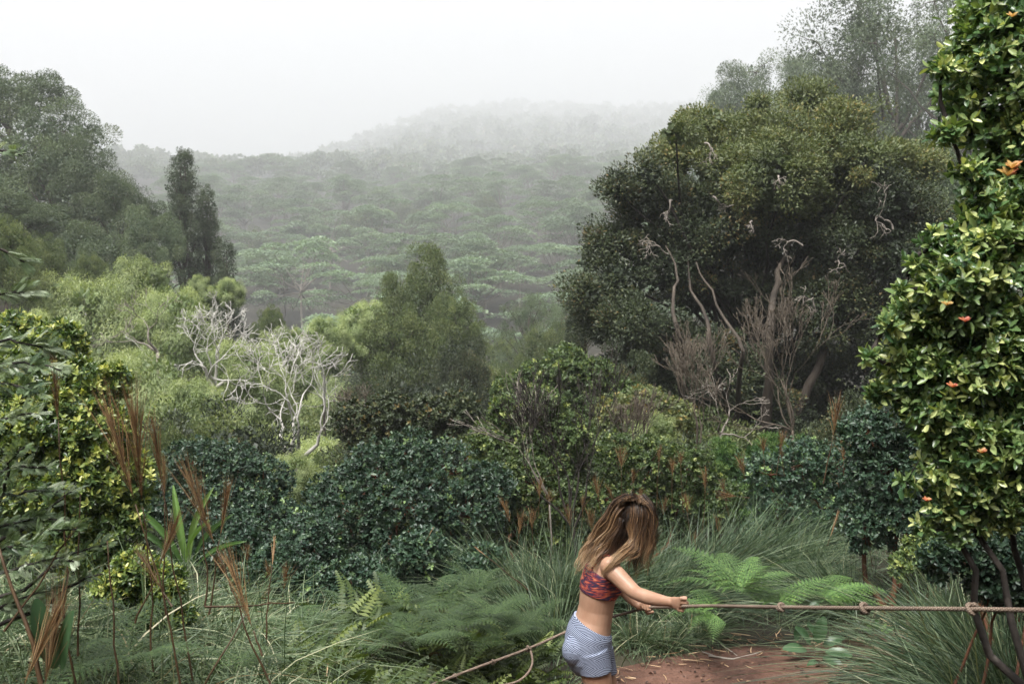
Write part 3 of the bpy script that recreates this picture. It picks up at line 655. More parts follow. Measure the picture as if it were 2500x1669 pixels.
# ------------------------------------------------------------------ glossy round-leaved shrubs
def shrub_mesh(seed, blobs, mat, nros, ls, tpl=TOV, per=7, branches=60, bark='redbark', br=.014, under=.35, tipv=.25, shell=(.62, 1.05), inner=260, ros=.55, backcut=.3):
    """Leaves set in whorls at twig ends, with the twigs behind them."""
    rng = np.random.default_rng(seed)
    P, d = blob_points(rng, blobs, nros, under, shell, backcut); n = len(P)
    ax = norm(d * .8 + rng.normal(size=(n, 3)) * .5 + [0, -.1, .45])
    k = np.repeat(np.arange(n), per); m = len(k)
    h = np.tile(np.arange(per), n); a = h * 2.4 + rng.uniform(0, 6.28, n)[k]
    u = norm(np.cross(ax, [.3, .2, 1.0])); w = np.cross(ax, u)
    rad = np.cos(a)[:, None] * u[k] + np.sin(a)[:, None] * w[k]
    f = (h / per)[:, None]
    D = norm(rad * (1.1 - ros * f) + ax[k] * (.15 + 1.0 * f) + rng.normal(size=(m, 3)) * .16)
    N = ax[k] * 1.0 - rad * .35 + rng.normal(size=(m, 3)) * .2
    L = P[k] - ax[k] * (ls * .5) * (1 - f) + rng.normal(size=(m, 3)) * ls * .06
    age = rng.normal(.34, .14, n); hit = rng.random(n) < tipv; age[hit] += .35
    v = np.clip(age[k] + f[:, 0] * .22 + rng.normal(0, .08, m), 0, .98)
    V1 = scatter(tpl, L, D, N, ls * rng.uniform(.65, 1.15, m) * (1 - .25 * f[:, 0]), v)
    parts = [V1]
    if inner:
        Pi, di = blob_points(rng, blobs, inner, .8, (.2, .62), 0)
        parts.append(scatter(tpl, Pi, rng.normal(size=(len(Pi), 3)), rng.normal(size=(len(Pi), 3)), ls * 1.5, np.full(len(Pi), .05)))  # leaves inside set near the darkest value, painting the inner shade
    V, F, v = merge(parts)
    paths = []
    B = [np.array(b[:3]) for b in blobs]
    sel = rng.choice(n, min(branches, n), replace=False)
    for i in sel:
        j = int(np.argmin([np.linalg.norm(P[i] - q) for q in B]))
        paths.append(limb(rng, B[j], P[i], br * .45, br * .12, 6, .10))
    return (V, F, v), paths, rng, B

def px_blobs(spec, Y, base):
    out = []
    for s in spec:
        px, py, r = s[:3]; dy = s[3] if len(s) > 3 else 0
        p = at(px, py, Y + dy) - base; R = r / FPX * (Y + dy); out.append((p.x, p.y, p.z, R, R * 1.1, R))
    return out
def own_shrub(name, label, cat, Y, pxb, spec, mat, seed, nros, ls, bark='redbark', br=.014, extra=None, zb=None, **kw):
    b = at(pxb, 900, Y); base = Vector((b.x, Y, tz(b.x, Y) if zb is None else zb))
    root = empty(name, base); tag(root, label, cat)
    blobs = px_blobs(spec, Y, base)
    (V, F, v), paths, rng, B = shrub_mesh(seed, blobs, mat, nros, ls, bark=bark, br=br, **kw)
    link("foliage", mesh_np("foliage", V, F, v, mat=M[mat]), root)
    order = sorted(range(len(B)), key=lambda i: np.linalg.norm(B[i])); foot = np.array([0, 0, -.05])
    for r_, i in enumerate(order):
        c = [np.linalg.norm(B[i] - B[j]) for j in order[:r_]]
        if r_ < 3 or not c: paths.append(limb(rng, foot + rng.normal(size=3) * [.05, .05, 0], B[i], br * 2.2, br * .9, 9, .09))
        else: j = order[int(np.argmin(c))]; paths.append(limb(rng, B[j], B[i], br * .9, br * .4, 7, .10))
    link("branches", tube_mesh("branches", paths, 6, M[bark]), root)
    return root, base, blobs, rng

own_shrub("glossy_shrub", "large dark glossy shrub with a domed top in the middle of the picture", "shrub", 9.6, 1040,
    [(1000, 1130, 85, .2), (920, 1165, 95, .1), (1090, 1160, 90, .2), (850, 1250, 120, 0), (1000, 1240, 110, -.2), (1130, 1260, 110, 0), (960, 1340, 110, -.2), (1190, 1200, 80, .3), (1080, 1340, 90, -.1), (860, 1380, 90, 0), (980, 1420, 80, -.3), (1090, 1420, 70, -.3)],
    'shrub', 201, 4200, .052, br=.020, branches=90, inner=1700, tipv=.10)
own_shrub("glossy_shrub", "dark glossy shrub under the light green grove, left of the large domed one", "shrub", 11.2, 560,
    [(470, 1130, 70), (560, 1150, 80), (640, 1190, 80), (520, 1250, 100, -.3), (640, 1290, 100, -.3), (430, 1220, 80, 0), (720, 1330, 90, -.4), (560, 1370, 100, -.4)],
    'shrub', 202, 3600, .052, br=.018, inner=1700, tipv=.08)
own_shrub("glossy_shrub", "low dark glossy shrub between the domed shrub and the path's left ferns", "shrub", 8.8, 800,
    [(760, 1330, 90), (820, 1420, 80), (700, 1400, 90), (920, 1430, 70, .1), (620, 1400, 90), (560, 1330, 90)], 'shrub', 203, 2300, .050, inner=500, tipv=.04)
own_shrub("glossy_shrub", "glossy green shrub between the bare dark branches and the domed shrub", "shrub", 10.4, 1250,
    [(1230, 1160, 60), (1290, 1180, 70), (1260, 1260, 80), (1360, 1240, 80), (1330, 1310, 80)], 'shrub2', 204, 1700, .048, inner=500, tipv=.12)
own_shrub("glossy_shrub", "leafy shrub just above the person's head among the rust seed heads", "shrub", 10.2, 1580,
    [(1500, 1110, 60), (1590, 1130, 70), (1680, 1150, 70), (1560, 1200, 70), (1660, 1230, 70), (1750, 1220, 70), (1480, 1220, 60)], 'shrub2', 205, 1900, .045, inner=600, tipv=.15)
own_shrub("glossy_shrub", "dark leafy shrub beyond the leaning grass under the brown twiggy shrub", "shrub", 9.6, 1900,
    [(1950, 1330, 75), (2060, 1340, 85), (1870, 1310, 60), (1880, 1160, 70), (1960, 1130, 70), (2040, 1150, 80), (1900, 1230, 70), (2000, 1240, 90), (2100, 1230, 90)], 'shrub', 206, 1900, .050, inner=600, tipv=.10)
own_shrub("glossy_shrub", "shadowed leafy shrub below the glossy tree at the right", "shrub", 7.6, 2170,
    [(2120, 1060, 70), (2190, 1010, 70), (2160, 1160, 90), (2250, 1120, 90), (2190, 1260, 90), (2300, 1240, 90), (2110, 1290, 60)], 'shrub', 207, 2000, .048, inner=700, tipv=.05)
own_shrub("glossy_shrub", "small bright-leaved shrub behind the long grass at the lower right", "shrub", 7.0, 2260,
    [(2250, 1340, 45), (2300, 1360, 40), (2210, 1380, 40)], 'shrub2', 208, 420, .040, inner=120, tipv=.6, br=.008)

own_shrub("glossy_shrub", "low shaded glossy shrub behind the ferns, in front of the domed shrub", "shrub", 7.9, 900,
    [(680, 1400, 75), (770, 1440, 70), (860, 1430, 75), (950, 1440, 65), (1040, 1450, 60), (1120, 1420, 60), (600, 1430, 60), (720, 1480, 60), (830, 1500, 55), (930, 1500, 50), (640, 1490, 55), (1030, 1350, 70), (1180, 1370, 50)], 'shrub', 209, 3600, .046, inner=1200, tipv=.04)
own_shrub("leafy_bush", "mid-green leafy bush in the dip left of the black-stemmed shrub", "bush", 12.5, 1290,
    [(1240, 1010, 50), (1320, 1000, 60), (1290, 1080, 70), (1200, 1080, 60), (1390, 1060, 60), (1350, 1130, 60)], 'shrub2', 231, 1900, .062, inner=700, tipv=.25)
own_shrub("leafy_bush", "bright leafy bush in the middle dip under the thin tufted trees", "bush", 19, 1380,
    [(1300, 930, 50), (1380, 900, 60), (1450, 930, 60), (1350, 980, 70), (1440, 1000, 70), (1520, 980, 60), (1240, 960, 45)], 'shrub2', 232, 2400, .085, inner=700, tipv=.2)
own_shrub("leafy_bush", "olive leafy bush at the left foot of the big dark tree", "bush", 16, 1560,
    [(1500, 1020, 60), (1580, 1000, 60), (1650, 1030, 60), (1540, 1080, 70), (1640, 1090, 60)], 'darkhi', 233, 1700, .075, inner=600, tipv=.3)
own_shrub("leafy_bush", "dark leafy bush below the shaded centre trees, behind the domed glossy shrub", "bush", 15, 960,
    [(860, 1030, 55), (950, 1010, 60), (1040, 1020, 60), (1120, 1010, 60), (900, 1080, 60), (1010, 1080, 60), (1110, 1080, 60)], 'dark', 234, 2000, .070, inner=700, tipv=.2)
# bright yellow-green shrub on the left
own_shrub("yellow_green_bush", "bright yellow-green bush at the left behind the rust grass stalks", "bush", 5.4, 230,
    [(40, 850, 90, .4), (140, 850, 70, .3), (60, 950, 110, .2), (200, 960, 90, .2), (270, 930, 50, .3), (110, 1060, 120, 0), (230, 1080, 100, 0), (310, 1170, 75, 0), (200, 1200, 110, -.1), (90, 1200, 110, 0), (270, 1290, 80, -.1), (180, 1340, 90, -.1)],
    'ohia', 211, 5200, .043, tpl=_ovate(.24, .07, -.08), bark='darkbark', br=.014, inner=900, tipv=.42, branches=160)
for k_, (px_, yy_) in enumerate([(-260, 7.5), (-420, 10), (-700, 7), (-650, 14), (-300, 13)]):
    x_ = (px_ - 1250) / FPX * yy_; e = empty("slope_bush", (x_, yy_, tz(x_, yy_) - .1), k_ * 1.7, (2.1, 2.1, 1.9)); tag(e, "dark green bush filling the left slope", "bush", "bushes on the left slope"); link("crown", KIND['bushdark'][0], e); link("trunk", KIND['bushdark'][1], e)
own_shrub("yellow_green_bush", "low yellow-green bush in front of the dark shrubs at the lower left", "bush", 4.5, 360,
    [(330, 1400, 60), (400, 1430, 55), (280, 1450, 60), (380, 1480, 50), (440, 1500, 35)], 'ohia', 212, 1200, .033, tpl=_ovate(.24, .07, -.08), bark='darkbark', br=.008, inner=80, tipv=.5, branches=60)

own_shrub("glossy_shrub", "dark shaded shrub behind the stems of the glossy tree at the right edge", "shrub", 6.2, 2480,
    [(2400, 1270, 90), (2500, 1250, 110), (2340, 1330, 60), (2460, 1370, 90), (2560, 1350, 100), (2420, 1160, 90), (2540, 1130, 100)], 'shrub', 213, 1500, .045, inner=1200, tipv=.03)
own_shrub("glossy_shrub", "low dark shrub behind the rope's right end, under the glossy tree", "shrub", 5.0, 2420,
    [(2290, 1370, 50), (2370, 1350, 65), (2460, 1370, 70), (2540, 1350, 80), (2420, 1430, 60), (2510, 1440, 60)], 'shrub', 214, 1300, .040, inner=700, tipv=.05, br=.006)
# glossy tree at the right edge
spec = [(2460, 40, 110), (2400, 130, 80), (2480, 200, 150), (2400, 260, 75), (2440, 340, 80), (2310, 325, 28, -.1), (2480, 420, 70), (2360, 430, 38, -.1),
        (2460, 560, 100), (2390, 590, 75, -.1), (2480, 680, 130), (2350, 690, 90, -.1), (2270, 700, 34, -.1), (2200, 705, 14, -.1), (2240, 800, 70), (2170, 790, 26, -.1), (2350, 800, 110), (2470, 830, 130),
        (2190, 880, 45), (2270, 900, 80), (2380, 930, 110), (2480, 960, 110), (2260, 1000, 75), (2350, 1060, 90), (2450, 1090, 110), (2300, 1150, 60), (2370, 1190, 70), (2460, 1210, 80),
        (2300, 1240, 40), (2370, 1280, 45), (2330, 1300, 28), (2570, 100, 150), (2580, 350, 150), (2300, 170, 26, -.1), (2450, 470, 85), (2410, 500, 50, -.1), (2285, 590, 30, -.1), (2230, 640, 20, -.1), (2120, 870, 18, -.1), (2150, 960, 26, 0), (2215, 1180, 26, 0), (2250, 1290, 22, 0), (2590, 620, 150), (2590, 880, 150), (2580, 1120, 130)]
root, base, blobs, rng = own_shrub("glossy_tree", "bright green glossy-leaved tree with red shoots filling the right edge", "tree", 3.5, 2760, spec,
    'ohiar', 221, 7600, .044, tpl=_ovate(.23, .07, -.08), bark='darkbark', br=.011, inner=2600, tipv=.36, branches=360, per=6, shell=(.45, 1.22))
for px, py in [(2470, 412), (2460, 430), (2325, 945), (2355, 785), (2395, 1105), (2262, 1222), (2470, 42), (2310, 745)]:
    p = np.array(at(px, py, 3.08) - base); n = 7; a = np.arange(n) * 2.4
    D = np.stack([np.cos(a), np.sin(a) * .6 - .3, .5 + .5 * np.arange(n) / n], 1); k = rng.uniform(.35, .95)
    V, F, v = scatter(TOV, np.repeat(p[None], n, 0), D, np.tile([[0, -.6, 1.0]], (n, 1)) - D * .2, .030 * rng.uniform(.6, 1, n) * (1.3 if py in (412, 430) else .8), np.clip(rng.normal(k if py != 412 else .8, .15, n), 0, 1))
    link("young_shoot", mesh_np("young_shoot", V, F, v, mat=M['flush']), root)

# cream blossom and orange tips: parts of nothing visible up close, so kept as leaf colour in their crowns

# ------------------------------------------------------------------ silvery sprays at the left edge
def _lobed(nl=9, w=.019):
    """A deeply cut leaf: a mid-stalk with narrow forward lobes."""
    V, F = [], []
    for i in range(nl):
        y = .12 + .74 * i / nl; ll = .42 * math.sin(math.pi * (.25 + .62 * i / nl))
        for s in (-1, 1):
            o = len(V); a = math.radians(38)
            dx, dy = s * math.sin(a), math.cos(a); px_, py_ = -dy * s, dx * s
            for t, ww, z in ((0, .4, 0), (.5, 1, .03), (1.0, .05, -.03)):
                c = (dx * ll * t, y + dy * ll * t)
                V.append([c[0] + px_ * w * ww, c[1] + py_ * w * ww, z - .10 * y * y]); V.append([c[0] - px_ * w * ww, c[1] - py_ * w * ww, z - .10 * y * y + .008])
            F += [[o, o + 2, o + 3, o + 1], [o + 2, o + 4, o + 5, o + 3]]
    o = len(V)
    for y in (0, .5, 1.05): V += [[-.012, y, -.10 * y * y], [.012, y, -.10 * y * y]]
    F += [[o, o + 2, o + 3, o + 1], [o + 2, o + 4, o + 5, o + 3]]
    return np.array(V), np.array(F)
TLOB = _lobed()
def spray_tree(name, label, Y, sprays, seed, base_px):
    rng = np.random.default_rng(seed); b = at(base_px, 900, Y); base = Vector((b.x, Y, tz(b.x, Y))); root = empty(name, base); tag(root, label, "tree")
    parts, paths = [], []
    for (x0, y0, x1, y1, n, s) in sprays:
        a = np.array(at(x0, y0, Y + rng.uniform(-.15, .25)) - base); c = np.array(at(x1, y1, Y + rng.uniform(-.35, .1)) - base)
        p = limb(rng, a, c, .007, .003, 9, .05, .06); paths.append(p)
        st_ = np.array(at(-160, 900, Y) - base); zz = max(.1, min(a[2] - .25, st_[2] * 1.02)); fz = zz / st_[2]; paths.append(limb(rng, (-.5 + (st_[0] + .5) * fz, st_[1] * fz, zz), a, .011, .007, 7, .06))
        n = int(n * 1.6); t = rng.random(n) ** .7; i = (t * 8).astype(int).clip(0, 7); f = t * 8 - i; P = p[i, :3] * (1 - f[:, None]) + p[i + 1, :3] * f[:, None]
        ax = norm((c - a)[None])[0]; rd = norm(rng.normal(size=(n, 3)))
        D = ax * (.9 + .6 * t[:, None]) + rd * .75 + np.array([0, 0, .05]); N = np.array([0, -.25, 1]) + rng.normal(size=(n, 3)) * .55
        parts.append(scatter(TLOB, P, D, N, s * .54 * rng.uniform(.6, 1.15, n), np.clip(rng.normal(.5, .2, n) + rng.normal(0, .12), 0, 1)))
    V, F, v = merge(parts); link("foliage", mesh_np("foliage", V, F, v, mat=M['silver']), root)
    paths.append(limb(rng, (-.5, 0, 0), np.array(at(-160, 900, Y) - base), .035, .018, 2, 0))
    link("branches", tube_mesh("branches", paths, 5, M['darkbark']), root)
spray_tree("silvery_tree", "silver-green tree with long fern-like leaf sprays reaching in from the left edge", 3.3,
    [(-60, 420, 60, 375, 9, .13), (-90, 590, 60, 640, 14, .15), (-100, 760, 60, 715, 16, .15), (-80, 860, 130, 850, 22, .17), (-60, 900, 150, 905, 20, .16), (-80, 980, 90, 960, 22, .16), (-60, 1060, 90, 1010, 18, .15),
     (-20, 1250, 60, 1090, 16, .13), (-60, 1180, 120, 1140, 26, .13), (-60, 1260, 140, 1200, 28, .13), (-60, 1300, 150, 1270, 32, .13), (-40, 1400, 190, 1290, 32, .13), (-60, 1440, 180, 1370, 36, .13), (-40, 1500, 160, 1430, 34, .13),
     (60, 1440, 260, 1330, 18, .12), (-60, 1360, 90, 1330, 30, .13), (-60, 1520, 100, 1480, 26, .13), (100, 1260, 175, 1200, 8, .10), (120, 1480, 250, 1400, 16, .11)], 301, -140)

# ------------------------------------------------------------------ grass
def blades(rng, B, D, L, w, bend, v, seg=5, crook=0.0):
    """Ribbons from B starting along D, length L, bending by the vector bend (grows with t^2)."""
    n = len(B); D = norm(D); L = np.broadcast_to(np.asarray(L, float), (n,)); w = np.broadcast_to(np.asarray(w, float), (n,))
    side = norm(np.cross(D, norm(rng.normal(size=(n, 3)))))
    t = np.linspace(0, 1, seg + 1)[None, :, None]
    P = B[:, None] + D[:, None] * L[:, None, None] * t + bend[:, None] * L[:, None, None] * t ** 2
    if crook:
        k = (rng.random(n) < crook)[:, None, None] * norm(rng.normal(size=(n, 3)) * [1, 1, .4] - [0, 0, .5])[:, None] * L[:, None, None] * .8
        P = P + k * np.maximum(t - .55, 0)
    ww = (w[:, None, None] * .5) * np.maximum(np.sin(np.pi * (.22 + .78 * t)) ** .6, .06)
    V = np.stack([P - side[:, None] * ww, P + side[:, None] * ww], 2).reshape(-1, 3)
    i = (np.arange(n) * (seg + 1) * 2)[:, None] + np.arange(seg)[None] * 2
    F = np.stack([i, i + 1, i + 3, i + 2], -1).reshape(-1, 4)
    return V, F, np.repeat(v, seg)

def tussock_mesh(seed, n=900, L=.9, w=.0055, spread=.10, open_=.55, droop=.55, lean=(0, 0), mat='grass'):
    rng = np.random.default_rng(seed); a = rng.uniform(0, 6.28, n); r = spread * rng.random(n) ** .6
    B = np.stack([r * np.cos(a), r * np.sin(a), np.full(n, -.04)], 1)
    o = open_ * rng.random(n) ** .8
    a2 = a + rng.normal(0, .5, n)
    D = np.stack([np.cos(a2) * o + lean[0] + rng.normal(0, .16, n), np.sin(a2) * o + lean[1] + rng.normal(0, .16, n), np.ones(n)], 1)
    Ls = L * rng.uniform(.45, 1.1, n)
    bend = np.stack([np.cos(a2) * droop * o * 1.1 + lean[0] * .4, np.sin(a2) * droop * o * 1.1 + lean[1] * .4, -droop * (.25 + o * .9)], 1) * rng.uniform(.3, 1.9, (n, 1))
    V, F, v = blades(rng, B, D, Ls, w * rng.uniform(.6, 1.3, n), bend, np.clip(rng.beta(2, 2.6, n), 0, 1), crook=.28)
    return mesh_np("tussock", V, F, v, mat=M[mat])
TUS = [tussock_mesh(400 + i, lean=l, n=750, L=1.0, spread=.14) for i, l in enumerate([(.15, 0), (.5, .05), (-.45, -.05), (.3, -.1)])]
TUSD = tussock_mesh(410, n=420, L=.62, lean=(.05, -.05), open_=.9, mat='grassdry', w=.007)
TUSF = [tussock_mesh(420 + i, n=1000, L=1.1, lean=l, w=.0065, open_=.8, spread=.2) for i, l in enumerate([(-.35, -.1), (.35, 0)])]
tus = [ # px, py_base, Y, scale, mesh index, label
 (1330, 1530, 7.2, 1.0, 2, "tall green grass clump just behind the person's back, arching left"),
 (1390, 1480, 7.9, 1.1, 0, "grass clump behind the person's shoulders and hair"),
 (1270, 1480, 8.0, .95, 2, "grass clump leaning left over the ferns beside the domed shrub"),
 (1560, 1570, 7.4, .75, 4, "yellowish short grass clump at the path edge under the person's hands"),
 (1640, 1590, 7.3, .62, 4, "short yellow-tipped grass clump standing on the path edge right of the person's hands"),
 (1710, 1560, 7.5, .8, 4, "yellowish grass clump at the path edge just left of the bright ferns"),
 (1600, 1500, 8.0, 1.05, 1, "long green grass clump blown right, behind the person's outstretched arm"),
 (1680, 1450, 8.3, 1.15, 1, "long grass clump blown right, above the first rope knot"),
 (1760, 1420, 8.6, 1.2, 1, "long grass clump blown right, behind the bright ferns"),
 (1500, 1480, 8.2, 1.0, 3, "grass clump hidden partly by the person's chest and arm"),
 (1860, 1400, 8.8, 1.1, 3, "grass clump in shade above the bright ferns, below the leaning seed head"),
 (1960, 1440, 8.4, .9, 0, "dark thin grass clump above the second rope knot"),
 (2070, 1470, 7.8, .8, 2, "thin shaded grass clump between the second and third rope knots"),
 (2350, 1500, 6.6, .85, 0, "long grass clump sweeping left across the third rope knot"),
 (2450, 1570, 5.9, .80, 5, "long grass clump at the lower right below the third rope knot"),
 (2450, 1490, 5.9, 1.05, 5, "long grass clump at the right edge reaching above the rope"),
 (2500, 1640, 5.0, .95, 5, "long grass clump in the bottom right corner"),
 (2400, 1720, 4.9, .55, 5, "long grass clump at the bottom edge left of the corner clump"),
 (2560, 1560, 5.3, 1.0, 5, "long grass clump cut by the right edge below the rope"),
]
for px, pyb, Y, s, mi, lb in tus:
    x = (px - 1250) / FPX * Y
    me = (TUS + [TUSD] + TUSF)[mi]
    o = link("grass_clump", me); o.location = (x, Y, tz(x, Y)); o.scale = (s, s, s); o.rotation_euler = (0, 0, random.uniform(-.3, .3))
    tag(o, lb, "grass clump", "long grass clumps")

def field(name, label, seed, n, xr, yr, L, w, mask, mat, lean=(0, 0), open_=.6, droop=.6, crook=.1, zoff=-.02):
    rng = np.random.default_rng(seed); x = rng.uniform(*xr, n); y = rng.uniform(*yr, n); k = mask(x, y, rng.random(n)); x, y = x[k], y[k]; n = len(x)
    B = np.stack([x, y, terrain(x, y) + zoff], 1); a = rng.uniform(0, 6.28, n); o = open_ * rng.random(n) ** .7
    D = np.stack([np.cos(a) * o + lean[0], np.sin(a) * o + lean[1], np.full(n, .9)], 1)
    bend = np.stack([np.cos(a) * droop * o, np.sin(a) * droop * o, -droop * (.3 + o)], 1) * rng.uniform(.4, 1.4, (n, 1))
    V, F, v = blades(rng, B, D, L * rng.uniform(.35, 1.15, n), w * rng.uniform(.6, 1.3, n), bend, np.clip(rng.beta(2, 2.4, n), 0, 1), crook=crook)
    o = link(name, mesh_np(name, V, F, v, mat=M[mat])); tag(o, label, "grass", kind='stuff'); return o
def pathdist(x, y): return np.min(np.hypot(x[:, None] - cx[None, ::3], y[:, None] - cyy[None, ::3]), 1)
field("grass", "tangled pale grass covering the bank at the lower left", 501, 24000, (-3.2, .1), (2.5, 6.2), .62, .0052,
      lambda x, y, r: (x < -.30 - .30 * (y - 3)) & (r < 1.2 - .2 * (y - 3)), 'grassdry', open_=1.5, droop=.8, crook=.3)
field("undergrowth", "dark thin grass and weeds under the shrubs behind the path", 502, 20000, (-4.5, 6), (6.2, 11.5), .38, .006,
      lambda x, y, r: (pathdist(x, y) > .80 + .25 * r) & ~((x > 1.2) & (x < 2.6) & (y < 7.7)), 'grass', open_=.9)
field("grass", "short green grass at the right end of the red path", 503, 16000, (1.4, 3.6), (4.2, 7.8), .17, .004,
      lambda x, y, r: ((pathdist(x, y) > .5 + .3 * r) | ((x > 2.0) & (r < .75))) & (x < 3.1) & (x > 2.15), 'grassdry', open_=1.2)
# broken straw and leaf litter on the path
rng = np.random.default_rng(504); n = 420
x = rng.uniform(.2, 3.2, n); y = rng.uniform(6.0, 7.9, n); k = (pathdist(x, y) < .95) & ((pathdist(x, y) > .45) | (rng.random(n) < .25)); x, y = x[k], y[k]; n = len(x)
a = rng.uniform(0, 6.28, n)
V, F, v = blades(rng, np.stack([x, y, terrain(x, y) + .04], 1), np.stack([np.cos(a), np.sin(a), rng.normal(0, .08, n)], 1), .14 * rng.uniform(.3, 1.3, n), .007, rng.normal(size=(n, 3)) * [.2, .2, .05], rng.random(n), seg=3)
nb = 700; bx = rng.uniform(.2, 3.2, nb); by = rng.uniform(5.6, 7.6, nb); kk = pathdist(bx, by) < .95; bx, by = bx[kk], by[kk]; nb = len(bx)
Vb, Fb, vb = scatter(_ovate(.3, .15, -.1), np.stack([bx, by, terrain(bx, by) + .036], 1), rng.normal(size=(nb, 3)) * [1, 1, .2], rng.normal(size=(nb, 3)) * .3 + [0, 0, 1], rng.uniform(.012, .040, nb), rng.random(nb))
tag(link("fallen_leaves", mesh_np("fallen_leaves", Vb, Fb, vb, mat=M['darkbits'])), "small brown leaf crumbs and chips strewn over the red path", "leaf litter", kind='stuff')
tag(link("litter", mesh_np("litter", V, F, v, mat=M['straw'])), "dry straw and leaf bits scattered on the red path", "litter", kind='stuff')

# ------------------------------------------------------------------ ferns
def frond_template(np_=14, sub=6, arch=.42, wid=.26):
    V, F = [], []
    def q(a, b, w, up=(0, 0, 1)):
        a, b = np.array(a), np.array(b); d = b - a; s = np.cross(d, up); s = s / max(np.linalg.norm(s), 1e-6) * w
        o = len(V); m = a + d * .45; V.extend([a, m + s, b, m - s]); F.append([o, o + 1, o + 2, o + 3])
    def spine(t): return np.array([0, t * (1 - .18 * t), arch * (t - 1.15 * t * t)])
    for i in range(10): q(spine(i / 10), spine((i + 1) / 10), .004)
    for i in range(np_):
        t = .12 + .86 * i / np_; c = spine(t); ll = wid * math.sin(math.pi * min(1, (.18 + .80 * (1 - t) ** .8))) ** .9 * (1.1 - .3 * (1 - t))
        ll = wid * (1 - t) ** .75 * min(1, t / .22 + .35)
        for s in (-1, 1):
            d = np.array([s * .92, .38, -.16]); e = c + d * ll
            for j in range(sub):
                u = (j + .5) / sub; p = c + d * ll * u; w = ll * .19 * (1 - u * .6)
                for s2 in (-1, 1):
                    q(p, p + np.array([s * .35, s2 * .9, -.05]) * w * 1.15, w * .42)
            q(c, e, ll * .03)
    return np.array(V), np.array(F)
FT = frond_template()
rngf = np.random.default_rng(600)
FROND2 = []
FROND = [mesh_np("frond", FT[0] + np.stack([np.sin(FT[0][:, 1] * 2 + k) * .05, 0 * FT[0][:, 0], np.sin(FT[0][:, 1] * 5 + k) * .012], 1), FT[1], np.clip(rngf.normal(.5, .12, len(FT[1])), 0, 1), mat=M['fern']) for k in range(3)]
M['ferndark'] = leaf_mat("fern_leaves_painted_shade", gain=.85, stops=[(0, (.014, .032, .014)), (.5, (.050, .090, .030)), (1, (.160, .225, .070))], trans=.25, objvar=.3)  # fern colour darkened to stand in for the deep shade there
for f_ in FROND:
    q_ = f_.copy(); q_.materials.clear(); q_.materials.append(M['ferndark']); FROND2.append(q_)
def fern(px, py, Y, s, n, label, tilt=(.35, .9), arc=(0, 6.28), group="ferns beside the path"):
    x = (px - 1250) / FPX * Y; z = at(px, py, Y).z
    zt = tz(x, Y); z = max(z, zt); e = empty("fern", (x, Y, z), 0); tag(e, label, "fern", group)
    for i in range(n):
        o = link("frond", (FROND if px > 1500 else FROND2)[i % 3], e); a = arc[0] + (arc[1] - arc[0]) * (i + random.uniform(-.3, .3)) / n  # ferns left of the person use the copy with painted shade
        o.rotation_euler = (random.uniform(*tilt) - .2, random.uniform(-.25, .25), a); k = s * random.uniform(.75, 1.15); o.scale = (k, k, k)
    return e
fern(1810, 1450, 6.95, .66, 10, "large bright green fern behind the rope between the first knot and the person's hand", (.3, .8), (-2.0, 1.9))
fern(1760, 1500, 6.8, .52, 6, "bright fern with drooping fronds just below the rope, left of the first knot", (-.1, .4), (.3, 3.4))
fern(2010, 1470, 6.9, .60, 7, "lighter fern with a broad flat frond just right of the first rope knot", (.2, .6), (-2.0, -.4))
fern(1900, 1480, 6.9, .52, 7, "fern hanging over the rope at the first knot", (.2, .7), (-1.6, 1.6))
fern(1075, 1475, 6.6, .50, 10, "dark green fern at the foot of the domed shrub", (.2, .8))
fern(985, 1500, 6.3, .46, 10, "fern left of the one at the domed shrub's foot", (.2, .8))
fern(1165, 1450, 6.8, .46, 9, "fern with tall fronds between the domed shrub and the grass behind the person", (.3, .9))
fern(1190, 1510, 6.1, .42, 9, "fern just above the rope's lower end, nearest the grass behind the person", (.2, .7))
fern(900, 1540, 5.9, .48, 10, "mid-green fern near the bottom edge left of the rope", (.2, .7))
fern(820, 1500, 6.5, .46, 9, "dull fern behind the grassy bank, leftmost of the ferns by the rope", (.2, .7))
fern(1010, 1560, 5.6, .46, 10, "dark fern above the lower end of the rope, nearest the bottom edge", (.2, .7))
fern(1100, 1540, 5.9, .48, 10, "dark spreading fern just above the rope, left of its hanging tail", (.2, .7))
fern(870, 1600, 5.3, .44, 10, "dark fern at the bottom edge between the grass and the rope", (.2, .7))
fern(1230, 1560, 6.0, .42, 9, "dark fern between the rope's hanging tail and the person's hips", (.2, .7))
fern(1280, 1530, 6.3, .40, 8, "fern directly behind the person's hips", (.2, .7))
fern(700, 1560, 5.2, .44, 8, "fern on the edge of the grassy bank near the bottom", (.2, .7))
fern(560, 1640, 3.5, .30, 5, "pale curled fern tip poking up through the grass at the bottom left", (-.1, .5), (-1, 1))
fern(220, 1560, 3.6, .42, 8, "sword fern with long straight fronds among the brown stalks", (-.1, .5))
fern(120, 1500, 3.7, .40, 7, "sword fern near the left edge half hidden in grass", (-.1, .5))
fern(330, 1600, 3.4, .36, 7, "small sword fern at the bottom edge right of the broad green leaf", (-.1, .4))
